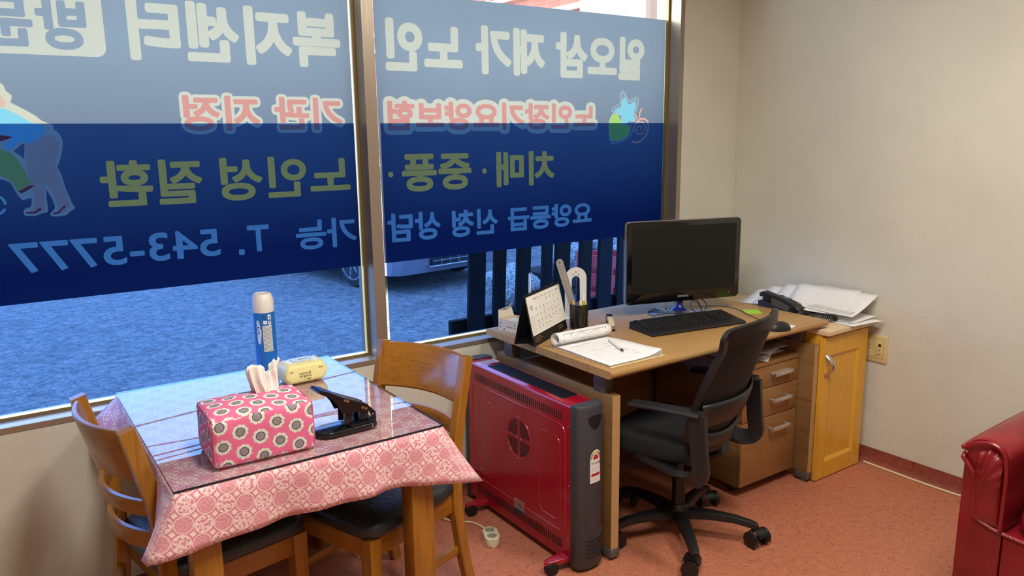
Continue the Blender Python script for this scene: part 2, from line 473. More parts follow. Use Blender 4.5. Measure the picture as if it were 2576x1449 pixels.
right += [line([(2.611, 1.689), (2.592, 1.698), (2.591, 1.709), (2.604, 1.72), (2.641, 1.734), (2.645, 1.743), (2.643, 1.776), (2.649, 1.789), (2.659, 1.794), (2.67, 1.79), (2.683, 1.774), (2.702, 1.75), (2.715, 1.753), (2.749, 1.768), (2.762, 1.767), (2.768, 1.756), (2.767, 1.74), (2.757, 1.708), (2.749, 1.695)], .003, 'pale'),
          line([(2.603, 1.693), (2.601, 1.701), (2.61, 1.708), (2.645, 1.723), (2.653, 1.734), (2.652, 1.774), (2.658, 1.785), (2.671, 1.779), (2.696, 1.746), (2.709, 1.742), (2.743, 1.756), (2.756, 1.758), (2.759, 1.744), (2.753, 1.721), (2.744, 1.696)], .003, 'pale'),
          line([(2.755, 1.642), (2.768, 1.655), (2.8, 1.664), (2.829, 1.653), (2.838, 1.63), (2.831, 1.593), (2.796, 1.558), (2.754, 1.546), (2.726, 1.553)], .009, 'salmon'),
          line([(2.747, 1.598), (2.74, 1.621), (2.755, 1.642), (2.787, 1.649), (2.813, 1.639), (2.817, 1.616), (2.802, 1.593), (2.773, 1.587), (2.756, 1.6), (2.762, 1.621), (2.781, 1.628), (2.794, 1.619), (2.785, 1.605)], .006, 'salmon'),
          line([(2.739, 1.69), (2.751, 1.678), (2.76, 1.665)], .008, 'salmon'), line([(2.792, 1.713), (2.778, 1.694), (2.776, 1.668)], .008, 'salmon')]
heart = [(2.611, 1.688), (2.626, 1.68), (2.639, 1.667), (2.65, 1.646), (2.67, 1.633), (2.699, 1.63), (2.711, 1.617), (2.709, 1.594), (2.687, 1.574), (2.644, 1.559), (2.613, 1.557), (2.588, 1.56), (2.579, 1.579), (2.574, 1.62), (2.576, 1.646), (2.59, 1.675)]
right += [poly(heart, 'cream', .003), poly(heart, 'green'), line([(2.579, 1.579), (2.585, 1.548), (2.622, 1.546), (2.675, 1.558), (2.712, 1.576), (2.728, 1.598), (2.724, 1.624), (2.711, 1.633)], .003, 'pale')]
left = []
left += word('복지센터', .467, 1.204, *L1, 'white', .0085)
left += [('dist', [rrect(-.62, .379, 1.871, 2.22, .012)], .018, 'white')]
left += word('방', .209, .348, 2.03, 1.871, 'bg', .006) + word('문', .056, .2, 2.027, 1.875, 'bg', .006)
left += word('기관', .933, 1.197, 1.738, 1.6165, 'red', .0045, .0155) + word('지정', .615, .878, 1.739, 1.616, 'red', .0045, .0155)
left += word('노인성', .72, 1.215, 1.522, 1.367, 'yellow', .005) + word('질환', .335, .658, 1.522, 1.367, 'yellow', .005)
left += word('가능', .982, 1.23, 1.279, 1.162, 'pale', .0035) + word('T', .799, .88, 1.273, 1.174, 'pale', .003)
left += [('dist', [[(.7655, 1.168), (.7835, 1.168), (.7835, 1.187), (.7655, 1.187)]], .001, 'pale')]
left += word('543-5777', .056, .7, 1.272, 1.172, 'pale', .0025)
body = [(-.05, 1.80), (.0, 1.83), (.05, 1.80), (.079, 1.773), (.094, 1.766), (.102, 1.758), (.107, 1.74), (.12, 1.729), (.119, 1.718), (.114, 1.707), (.132, 1.696), (.155, 1.682), (.176, 1.667), (.191, 1.652), (.213, 1.642), (.222, 1.636), (.22, 1.625), (.233, 1.615), (.242, 1.593), (.24, 1.57), (.23, 1.534), (.218, 1.506), (.227, 1.481), (.234, 1.437), (.247, 1.389), (.254, 1.375), (.252, 1.369), (.241, 1.364), (.228, 1.352), (.209, 1.348), (.183, 1.35), (.182, 1.36), (.194, 1.371), (.198, 1.382), (.192, 1.406), (.18, 1.438), (.177, 1.407), (.178, 1.38), (.176, 1.365), (.158, 1.361), (.14, 1.354), (.112, 1.356), (.109, 1.368), (.115, 1.379), (.13, 1.383), (.135, 1.394), (.137, 1.412), (.111, 1.406), (.103, 1.418), (.096, 1.434), (.086, 1.461), (.07, 1.471), (.06, 1.473), (.044, 1.475), (-.02, 1.47), (-.08, 1.5)]
left += [poly(body, 'cream', 0, 1, False),
  poly([(.135, 1.591), (.192, 1.61), (.22, 1.603), (.231, 1.584), (.228, 1.557), (.213, 1.512), (.227, 1.451), (.242, 1.38), (.223, 1.362), (.193, 1.356), (.207, 1.378), (.199, 1.416), (.181, 1.457), (.172, 1.414), (.17, 1.371), (.141, 1.361), (.117, 1.364), (.141, 1.382), (.144, 1.419), (.139, 1.462), (.133, 1.514), (.138, 1.579)], 'beige', 0, 1, False),
  poly([(-.03, 1.69), (.07, 1.694), (.086, 1.691), (.101, 1.687), (.132, 1.668), (.162, 1.646), (.195, 1.636), (.199, 1.617), (.173, 1.591), (.138, 1.579), (.134, 1.595), (.094, 1.56), (.08, 1.573), (.102, 1.598), (.061, 1.624), (-.03, 1.63)], 'cyan', 0, 1, False),
  poly([(.105, 1.558), (.131, 1.582), (.137, 1.579), (.13, 1.534), (.12, 1.547)], 'bg', 0, 1, False),
  poly([(-.04, 1.56), (.055, 1.57), (.071, 1.567), (.094, 1.555), (.111, 1.537), (.128, 1.495), (.141, 1.458), (.113, 1.437), (.104, 1.431), (.091, 1.464), (.076, 1.477), (.061, 1.484), (.045, 1.487), (-.04, 1.49)], 'olive', 0, 1, False),
  poly([(.103, 1.434), (.116, 1.44), (.135, 1.452), (.149, 1.45), (.136, 1.44), (.111, 1.427)], 'maroon', 0, 1, False),
  poly([(.115, 1.367), (.139, 1.368), (.153, 1.378), (.158, 1.381), (.159, 1.371), (.154, 1.37), (.141, 1.362), (.116, 1.363)], 'maroon', 0, 1, False),
  poly([(.19, 1.361), (.205, 1.363), (.219, 1.379), (.225, 1.384), (.229, 1.377), (.221, 1.374), (.208, 1.358), (.191, 1.356)], 'maroon', 0, 1, False),
  poly([(.0, 1.73), (.075, 1.736), (.09, 1.73), (.101, 1.712), (.106, 1.707), (.1, 1.699), (.099, 1.691), (.086, 1.693), (.0, 1.694)], 'beige', 0, 1, False),
  poly([(.06, 1.611), (.076, 1.608), (.097, 1.605), (.107, 1.601), (.09, 1.594), (.073, 1.589), (.057, 1.589)], 'maroon', 0, 1, False),
  line(circle(.035, 1.395, .03, 14), .008, 'pale')]
def sign(name, x0, x1, z0, z1, layers, label):
    from mathutils.geometry import delaunay_2d_cdt
    strips = [z0, 1.33, 1.585, 1.815, z1]
    mb = MB(); b = mb.bm
    for s0, s1 in zip(strips[:-1], strips[1:]):
        V = [Vector((x, z)) for x, z in ((x0, s0), (x1, s0), (x1, s1), (x0, s1))]; E = [(0, 1), (1, 2), (2, 3), (3, 0)]
        use = []
        for L in layers:
            zs = [p[1] for q in L[1] for p in q]
            if max(zs) + L[2] < s0 or min(zs) - L[2] > s1: continue
            use.append(L)
            for q in L[1]:
                cuts = [q] if (L[0] == 'dist' and L[2] == 0) else []
                if L[0] == 'dist' and L[2] > 0: cuts = offset_outline(q, L[2])
                if L[0] == 'line':
                    P = [Vector(p) for p in q]; l_, r_ = [], []
                    for i, p in enumerate(P):
                        t = (P[min(i+1, len(P)-1)] - P[max(i-1, 0)]).normalized(); nn = Vector((-t.y, t.x)) * L[2]
                        l_.append(p + nn); r_.append(p - nn)
                    cuts = [[(p.x, p.y) for p in l_ + r_[::-1]]]
                for cq in cuts:
                    n0 = len(V); V += [Vector(p) for p in cq]; E += [(n0+i, n0+(i+1) % len(cq)) for i in range(len(cq))]
        v, e, f, *_ = delaunay_2d_cdt(V, E, [], 0, 1e-6)
        va = np.array([[p.x, p.y] for p in v]); f = np.array([t for t in f if len(t) == 3])
        cen = va[f].mean(1)
        ok = (cen[:, 0] > x0) & (cen[:, 0] < x1) & (cen[:, 1] > s0) & (cen[:, 1] < s1)
        f = f[ok]; cen = cen[ok]; mi = np.zeros(len(f), int)
        for kind, q, d, col in use:
            ar = np.array([p for r in q for p in r]); lo = ar.min(0) - d; hi = ar.max(0) + d
            idx = np.where((cen >= lo).all(1) & (cen <= hi).all(1))[0]
            if not len(idx): continue
            P = cen[idx]
            if kind == 'line': m = dist(P, q, False) < d
            else:
                m = inside(P, q)
                if d > 0: m |= dist(P, q) < d * .985
            mi[idx[m]] = VK.index(col)
        bv = {}
        for t, k in zip(f, mi):
            vv = []
            for i in t:
                if i not in bv: bv[i] = b.verts.new((va[i][0], YG + .006, va[i][1]))
                vv.append(bv[i])
            if len(set(vv)) < 3: continue
            try: fc = b.faces.new(vv); fc.material_index = int(k)
            except ValueError: pass
    o = mb.build(name, None, smooth=False)
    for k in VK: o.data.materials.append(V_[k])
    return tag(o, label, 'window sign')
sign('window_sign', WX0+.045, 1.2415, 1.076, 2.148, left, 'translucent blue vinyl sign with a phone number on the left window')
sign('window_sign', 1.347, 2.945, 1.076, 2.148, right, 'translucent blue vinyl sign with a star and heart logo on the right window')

# ================================================================ street outside
ZG = -.10
def asphalt():
    t = NT('asphalt'); v = t.coord(); n = t.math('ADD', t.math('MULTIPLY', t.noise(v, 16, 6, .78), .6), t.math('MULTIPLY', t.noise(v, 48, 5, .8), .4)); n2 = t.noise(v, 1.1, 4); cr = t.noise(v, 3.2, 6, .6)
    c = t.ramp(n, [(.36, lin('#2f2e2f')), (.46, lin('#656363')), (.54, lin('#85827f')), (.66, lin('#aeaaa3'))])
    c = t.mix(t.math('MULTIPLY', t.math('GREATER_THAN', n2, .6), .35), c, lin('#5b595a'))
    crk = t.math('LESS_THAN', t.math('ABSOLUTE', t.math('SUBTRACT', cr, .5)), .0035)
    c = t.mix(t.math('MULTIPLY', crk, .7), c, lin('#242424'))
    t.link(c, t.b.inputs['Base Color']); t.b.inputs['Roughness'].default_value = .8
    t.bump(t.math('ADD', t.noise(v, 22, 6, .8), t.math('MULTIPLY', t.noise(v, 7, 4), .8)), 1.0, .035); return t.m
struct(MB().box(-18, 26, YW+.162, 30, ZG-.1, ZG).build('floor_street', asphalt(), smooth=False))
# ---- parked car facing the window
def car():
    root = thing('car', 'pale silver car parked across the street behind the window sign', 'car', (3.46, 8.25, ZG), math.atan2(-.987, .165))
    paint = plain('car_paint', '#7d7b86', .25, .3, coat=.6, var=(3, .02)); blk = plain('car_black_plastic', '#17181a', .5); gls = plain('car_glass', '#0c1013', .05)
    tyre = plain('tyre_rubber', '#1d1e20', .8); rim = plain('alloy_rim', '#c9ccd2', .25, .8)
    # local: +x heading, origin = front right wheel ground point; body spans y -0.04..1.64
    prof = [(-3.55, .25), (-3.62, .55), (-3.5, .82), (-3.3, .95), (-2.9, 1.0), (-2.3, 1.38), (-1.3, 1.45), (-.75, 1.32), (-.15, 1.0), (.35, .93), (.72, .78), (.86, .62), (.90, .42), (.86, .22), (.6, .2), (-3.2, .2)]
    def ring(y, k, dx=0):
        return [(x - dx * (1 if x > 0 else -1), y, .2 + (z - .2) * k) for x, z in prof]
    b = MB(); b.grid([ring(-.02, .9, .1), ring(.06, .97, .02), ring(.25, 1), ring(.8, 1.01), ring(1.35, 1), ring(1.54, .97, .02), ring(1.62, .9, .1)], closev=True, cap=True)
    b.build('body_shell', paint, root, ang=35)
    g = MB(); g.box(.845, .93, .42, 1.18, .30, .50, .01); g.build('lower_grille', blk, root)
    g = MB()
    for z in (.35, .40, .45): g.box(.925, .94, .43, 1.17, z - .005, z + .005)
    for y in (.55, .67, .80, .93, 1.05): g.box(.925, .938, y - .003, y + .003, .31, .49)
    g.box(.92, .945, .38, 1.22, .285, .30, .003).box(.92, .945, .36, 1.24, .50, .515, .003)
    g.build('grille_bars', rim, root)
    for y in (.22, 1.38):
        MB().lathe([(.0, 0), (.055, 0), (.07, .02), (.075, .05), (.075, .07)], 16, T(.80, y, .37, 0, 0, pi/2) @ Matrix.Scale(1, 4)).build('fog_lamp', rim, root)
        MB().box(.62, .80, y - .16, y + .16, .64, .76, .03).build('headlamp', plain('lamp_glass', '#dfe4ea', .1), root)
    MB().box(-2.75, -.45, .0, 1.6, 1.02, 1.33, .08).build('side_windows', gls, root)
    for wx in (0, -2.6):
        for wy, s in ((-.03, -1), (1.45, 1)):
            wl_ = MB().lathe([(.17, 0), (.225, .0), (.29, .015), (.31, .05), (.31, .15), (.29, .185), (.17, .19)], 40, T(wx, wy + (0 if s < 0 else .19), .31, 0, -pi/2 if s < 0 else pi/2), cap=True).build('tyre', tyre, root)
            r = MB(); Mx = T(wx, wy + (.0 if s < 0 else .19), .31, 0, -pi/2 if s < 0 else pi/2)
            r.lathe([(.225, .0), (.21, -.006), (.2, .03), (.2, .12)], 40, Mx, cap=False); r.lathe([(.0, -.002), (.05, -.002), (.06, .02)], 20, Mx, cap=False)
            for k in range(7): r.box(.04, .212, -.018, .018, .0, .02, .004, Mx @ Matrix.Rotation(2*pi*k/7, 4, 'Z'))
            r.build('rim', rim, wl_)
car()
# ---- picket barrier right outside the glass
def fence():
    root = thing('picket_barrier', 'dark stained timber picket barrier standing just outside the right window', 'fence', (0, 0, 0))
    dk = wood('dark_timber', '#0b0908', '#14100d', 2, 9, .7); dk2 = wood('grey_blue_timber', '#0d0f12', '#15171b', 2, 9, .75)
    for m_ in (dk, dk2): m_.node_tree.nodes['Principled BSDF'].inputs['Specular IOR Level'].default_value = .12
    Y = 3.9; xs = [(2.375, .115), (2.54, .085), (2.72, .10), (2.905, .075), (3.03, .115), (3.225, .10), (3.40, .115), (3.56, .09), (3.73, .11), (3.9, .10)]
    for i, (x, w_) in enumerate(xs):
        lean = .055; P = [(-w_/2, 0), (w_/2, 0), (w_/2 + lean, 1.22 - .05), (w_/2 + lean - .03, 1.27), (-w_/2 + lean + .02, 1.26), (-w_/2 + lean, 1.2)]
        MB().prism([(a, b) for a, b in P], 0, .028, .003, Matrix.Translation((x, Y + .0, ZG + .02)) @ Matrix.Rotation(pi/2, 4, 'X')).build('picket', dk if i % 3 else dk2, root, smooth=False)
    MB().box(2.24, 4.1, Y + .003, Y + .045, .375, .50, .004).box(2.24, 4.1, Y + .003, Y + .045, .93, 1.03, .004).build('rail', dk, root, smooth=False)
    for x in (2.5, 3.8): MB().box(x, x+.07, Y+.046, Y + .40, ZG, ZG + .05, .004).build('foot', dk, root, smooth=False)
fence()
def rock(name, x, y, r, s, label, zb=.201):
    random.seed(s); b = bmesh.new(); bmesh.ops.create_icosphere(b, subdivisions=4, radius=r)
    from mathutils import noise
    for v in b.verts:
        n = noise.noise(v.co * 2.1 / r * .5 + Vector((s, 0, 0))) * .35 + noise.noise(v.co * 6 / r) * .06
        v.co *= 1 + n; v.co.z *= .8
    mb = MB(); mb._add(b); zmin = min(v.co.z for v in mb.bm.verts)
    o = mb.build(name, ROCK, loc=(x, y, zb - zmin)); return tag(o, label, 'rock', 'rocks on the dark planter')
pl = thing('filler', 'added dark planter with rocks on it behind the picket barrier', 'filler', (6.16, 6.25, ZG))  # added dark block: fills in the shade behind the pickets, lifts the rocks
PLD = wood('filler_boards', '#1a1612', '#2a221b', 0, 6, .8)
for k in range(3): MB().box(-1.5, 1.5, -.40, -.37, .01 + k*.098, .10 + k*.098, .004).build('side_board', PLD, pl, smooth=False)
MB().box(-1.5, 1.5, -.369, .40, .0, .30).build('filler_core', plain('filler_core_dark', '#1b1714', .95), pl, smooth=False)
def rockmat():
    t = NT('granite'); v = t.coord(); t.link(t.ramp(t.noise(v, 38, 5, .7), [(.38, lin('#454442')), (.5, lin('#7d7a74')), (.62, lin('#a39f98'))]), t.b.inputs['Base Color']); t.b.inputs['Roughness'].default_value = .8; t.bump(t.noise(v, 20, 5), .5, .02); return t.m
ROCK = rockmat()
rock('boulder', 4.27, 6.2, .27, 3, 'grey rock on the street beside the dark planter', ZG - .01)
rock('boulder', 4.93, 6.15, .20, 9, 'grey rock in the middle of the dark planter')
rock('boulder', 5.55, 6.2, .24, 14, 'largest grey rock furthest right on the dark planter')
o = thing('crate', 'red plastic crate standing on the street behind the picket barrier', 'crate', (4.72, 5.3, ZG), .2)
RED = plain('red_plastic', '#a8262b', .5)
cr = MB()
for z in (.0, .17, .34, .51): cr.box(-.2, .2, -.2, -.185, z, z + .11, .004).box(-.2, .2, .185, .2, z, z + .11, .004).box(-.2, -.185, -.185, .185, z, z + .11, .004).box(.185, .2, -.185, .185, z, z + .11, .004)
for x in (-.19, .19):
    for y in (-.19, .19): cr.box(x - .012, x + .012, y - .012, y + .012, 0, .64, .002)
cr.build('slatted_wall', RED, o, smooth=False); MB().box(-.19, .19, -.19, .19, .005, .02).build('crate_bottom', RED, o, smooth=False)
# ---- buildings opposite
def brick(name, c1, c2, mort):
    t = NT(name); v = t.coord(); xyz = t.sep(v)
    uv = t.comb(t.math('ADD', xyz[0], xyz[1]), xyz[2], 0)
    bk = t.new('ShaderNodeTexBrick'); t.link(uv, bk.inputs['Vector']); bk.inputs['Scale'].default_value = 1.6
    bk.inputs['Color1'].default_value = lin(c1); bk.inputs['Color2'].default_value = lin(c2); bk.inputs['Mortar'].default_value = lin(mort); bk.inputs['Mortar Size'].default_value = .012
    t.link(bk.outputs[0], t.b.inputs['Base Color']); t.b.inputs['Roughness'].default_value = .85; return t.m
o = thing('brick_building', 'red brick building with pale pipes seen above the right window sign', 'building', (9.5, 11, ZG))
MB().box(0, 5, .0, 14, 0, 7.5).build('brick_wall', brick('red_brick', '#80463c', '#8c5045', '#6a4038'), o, smooth=False)
for z, r in ((4.45, .05), (4.02, .06)): MB().cyl((-.12, .2, z), (-.12, 13.5, z), r).build('pipe', plain('pipe_cream', '#b0a89c', .5), o)
MB().cyl((-.12, 3.4, 0), (-.12, 3.4, 6.8), .045).build('downpipe', plain('pipe_cream', '#b0a89c', .5), o)
MB().box(-.25, .6, -.6, 14.2, 6.6, 6.85).build('eave', plain('eave_brown', '#6b4a3c', .7), o, smooth=False)
o = thing('rendered_building', 'cream rendered building corner seen beside the right window frame', 'building', (8.75, 8.9, ZG))
MB().box(.18, 5, 0, 1.9, 0, 6.5).build('rendered_wall', plain('cream_render', '#8f8272', .85), o, smooth=False)
MB().box(0, .18, .0, .1, 0, 6.5).build('corner_post', plain('corner_post_brown', '#5d4a40', .7), o, smooth=False)
MB().cyl((.08, -.12, 0), (.08, -.12, 6.4), .04).build('downpipe', plain('pipe_cream', '#b0a89c', .5), o)
# overhead cables
for k, (a, b) in enumerate((((-6, 4.6, 2.0), (6.5, 10.6, 3.3)), ((-6, 10.6, 3.9), (6.5, 5.4, 2.4)), ((-6, 6.4, 2.9), (6.5, 9.9, 3.6)), ((-6, 12.4, 4.3), (6.5, 7.2, 2.9)), ((-6, 6.1, 2.6), (6.5, 9.3, 3.4)))):
    pts = [Vector(a).lerp(Vector(b), t/16) - Vector((0, 0, .3 * (t/16) * (1 - t/16))) for t in range(17)]
    tag(MB().tube(pts, .008, 6).build('overhead_cable', plain('cable_black', '#101010', .7)), 'black overhead cable strung above the street outside', 'cable', 'overhead street cables')
# ================================================================ dining table, cloth, glass
OAK = wood('honey_oak', '#7d4f17', '#a26c20', 2, 10, .3, .35)
OAKX = wood('honey_oak_across', '#7d4f17', '#a26c20', 0, 10, .3, .35)
OAKY = wood('honey_oak_along', '#7d4f17', '#a26c20', 1, 10, .3, .35)
TX0, TX1, TY0, TY1, TZ = .30, 1.04, 1.88, 2.788, .745
t = thing('dining_table', 'honey oak dining table standing under the left window beneath the pink cloth', 'table', (.67, 2.335, 0))
MB().box(-.36, .36, -.445, .445, .715, .741, .004).build('tabletop', OAKX, t)
for sx in (-1, 1):
    for sy in (-1, 1):
        x, y = sx * .305, sy * .40
        MB().box(x - .036, x + .036, y - .036, y + .036, 0, .715, .004).build('leg', OAK, t)
for s in (-1, 1):
    MB().box(-.268, .268, s*.40 - .011, s*.40 + .011, .62, .714, .002).build('apron', OAKX, t)
    MB().box(s*.305 - .011, s*.305 + .011, -.363, .363, .62, .714, .002).build('apron', OAKY, t)
def cloth_mat():
    t = NT('pink_medallion_cloth'); uv = t.coord('UV'); s = .0475
    m = t.mapping(uv, (1/s, 1/s, 1), rot=(0, 0, radians(12))); X, Y, _ = t.sep(m)
    fx = t.math('SUBTRACT', t.math('FRACT', X), .5); fy = t.math('SUBTRACT', t.math('FRACT', Y), .5)
    r = t.math('SQRT', t.math('ADD', t.math('MULTIPLY', fx, fx), t.math('MULTIPLY', fy, fy)))
    par = t.math('FRACT', t.math('MULTIPLY', t.math('ADD', t.math('FLOOR', X), t.math('FLOOR', Y)), .5))
    par = t.math('GREATER_THAN', par, .25)
    fine = t.noise(m, 9, 2, .6); orn = t.noise(m, 5.5, 1, .5)
    ang = t.math('ARCTAN2', fy, fx)
    petal = t.math('ABSOLUTE', t.math('SINE', t.math('MULTIPLY', ang, 4)))
    inner = t.math('LESS_THAN', r, .44); ring = t.math('MULTIPLY', t.math('GREATER_THAN', r, .445), t.math('LESS_THAN', r, .495))
    pink = lin('#d08492'); light = lin('#efd3cb'); mid = lin('#dd9ea4')
    A = t.mix(t.math('GREATER_THAN', fine, .52), mid, pink)
    line = t.math('LESS_THAN', t.math('ABSOLUTE', t.math('SUBTRACT', r, t.math('MULTIPLY', petal, .34))), .05)
    B = t.mix(t.math('MAXIMUM', t.math('GREATER_THAN', orn, .56), line), light, pink)
    circ = t.mix(par, A, B)
    dia = t.math('LESS_THAN', t.math('ADD', t.math('SUBTRACT', .5, t.math('ABSOLUTE', fx)), t.math('SUBTRACT', .5, t.math('ABSOLUTE', fy))), .17)
    bgc = t.mix(dia, pink, light)
    c = t.mix(ring, bgc, light); c = t.mix(inner, c, circ)
    t.link(c, t.b.inputs['Base Color']); t.b.inputs['Roughness'].default_value = .8
    t.b.inputs['Sheen Weight'].default_value = .2
    t.bump(t.noise(uv, 900, 2), .15, .0006); return t.m
CLOTH = cloth_mat()
def tablecloth():
    # perimeter of the top, followed anticlockwise from front-left; skirt hangs from it
    per = []; n = 26
    r = .012
    pts = [(TX0, TY0), (TX1, TY0), (TX1, TY1), (TX0, TY1)]
    edges = []
    for i in range(4):
        a = Vector(pts[i]); b = Vector(pts[(i+1) % 4]); L = (b - a).length
        k = 34
        for j in range(k):
            u = j / k; edges.append((a.lerp(b, u), i, u, L))
    dropc = {0: (.150, -.078, -.012), 1: (.180, .085, -.045), 2: (.05, .02, .0), 3: (.085, -.10, -.0)}   # drop, dx, dy at corners 0..3
    dropm = {0: .140, 1: .13, 2: .035, 3: .14}
    rows = 9; P = []; UV = []
    for e, (p, i, u, L) in enumerate(edges):
        nx, ny = [(0, -1), (1, 0), (0, 1), (-1, 0)][i]
        c0, c1 = dropc[i], dropc[(i+1) % 4]
        w0 = max(0, 1 - u / .26) ** 1.35; w1 = max(0, 1 - (1-u) / .26) ** 1.35
        d = dropm[i] * (1 - w0 - w1) + c0[0] * w0 + c1[0] * w1
        ox = c0[1] * w0 + c1[1] * w1; oy = c0[2] * w0 + c1[2] * w1
        wave = .010 * sin(u * L * 17 + i * 2.1) + .006 * sin(u * L * 41 + i)
        col = []; cu = []
        for k in range(rows):
            v = k / (rows - 1)
            q = v ** 1.2
            off = (.006 + wave * v) * (1 if i != 2 else 0)
            x = p.x + nx * off * min(1, v*5) + ox * q; y = p.y + ny * off * min(1, v*5) + oy * q
            y = min(y, YW - .005)
            z = TZ + .0035 - d * v - (.004 * min(1, v * 9))
            col.append((x, y, z)); cu.append((p.x + nx * d * v + ox * q, p.y + ny * d * v + oy * q))
        P.append(col); UV.append(cu)
    b = bmesh.new(); R = [[b.verts.new(c) for c in col] for col in P]; uvl = {}
    for col, cu in zip(R, UV):
        for v, w in zip(col, cu): uvl[v] = w
    N = len(R)
    for i in range(N):
        for j in range(rows - 1): b.faces.new((R[i][j], R[i][j+1], R[(i+1) % N][j+1], R[(i+1) % N][j]))
    top = b.faces.new([R[i][0] for i in range(N)])
    ul = b.loops.layers.uv.new('uv')
    for f in b.faces:
        for l in f.loops: l[ul].uv = uvl[l.vert]
    bmesh.ops.recalc_face_normals(b, faces=b.faces)
    me = bpy.data.meshes.new('tablecloth'); b.to_mesh(me); b.free(); me.materials.append(CLOTH)
    o = bpy.data.objects.new('tablecloth', me); C.objects.link(o)
    for p in me.polygons: p.use_smooth = len(p.vertices) < 5
    md = o.modifiers.new('sol', 'SOLIDIFY'); md.thickness = .0012; md.offset = 1
    return tag(o, 'pink tablecloth with round medallions draped over the oak table under the glass', 'tablecloth')
tablecloth()
def tglass():
    t = NT('table_glass'); b = t.b; t.n.remove(b)
    tr = t.new('ShaderNodeBsdfTransparent'); tr.inputs[0].default_value = (.84, .87, .87, 1)
    gl = t.new('ShaderNodeBsdfGlossy'); gl.inputs['Roughness'].default_value = .012
    fz = two_sided_fresnel(t, 1.5)
    k = t.math('MULTIPLY', fz.outputs[0], 1.8, clamp=True)
    mx = t.new('ShaderNodeMixShader'); t.link(k, mx.inputs[0]); t.link(tr.outputs[0], mx.inputs[1]); t.link(gl.outputs[0], mx.inputs[2])
    t.link(mx.outputs[0], t.o.inputs[0]); return t.m
gt = thing('glass_tabletop', 'clear glass sheet lying on the pink tablecloth', 'glass sheet', (.67, 2.335, TZ + .0055))
hw, hd = (TX1 - TX0) / 2 + .002, (TY1 - TY0) / 2 + .002
MB().quad((-hw, -hd, .0055), (hw, -hd, .0055), (hw, hd, .0055), (-hw, hd, .0055)).build('glass_surface', tglass(), gt, smooth=False)
ED = plain('glass_edge_dark_green', '#1d2a33', .15)
eb = MB(); eb.box(-hw, hw, -hd - .0008, -hd, .0, .0055).box(-hw - .0008, -hw, -hd, hd, 0, .0055).box(hw, hw + .0008, -hd, hd, 0, .0055).box(-hw, hw, hd, hd + .0008, 0, .0055)
eb.build('glass_edge', ED, gt, smooth=False)
GZ = TZ + .011 + .0002                      # surface of the glass

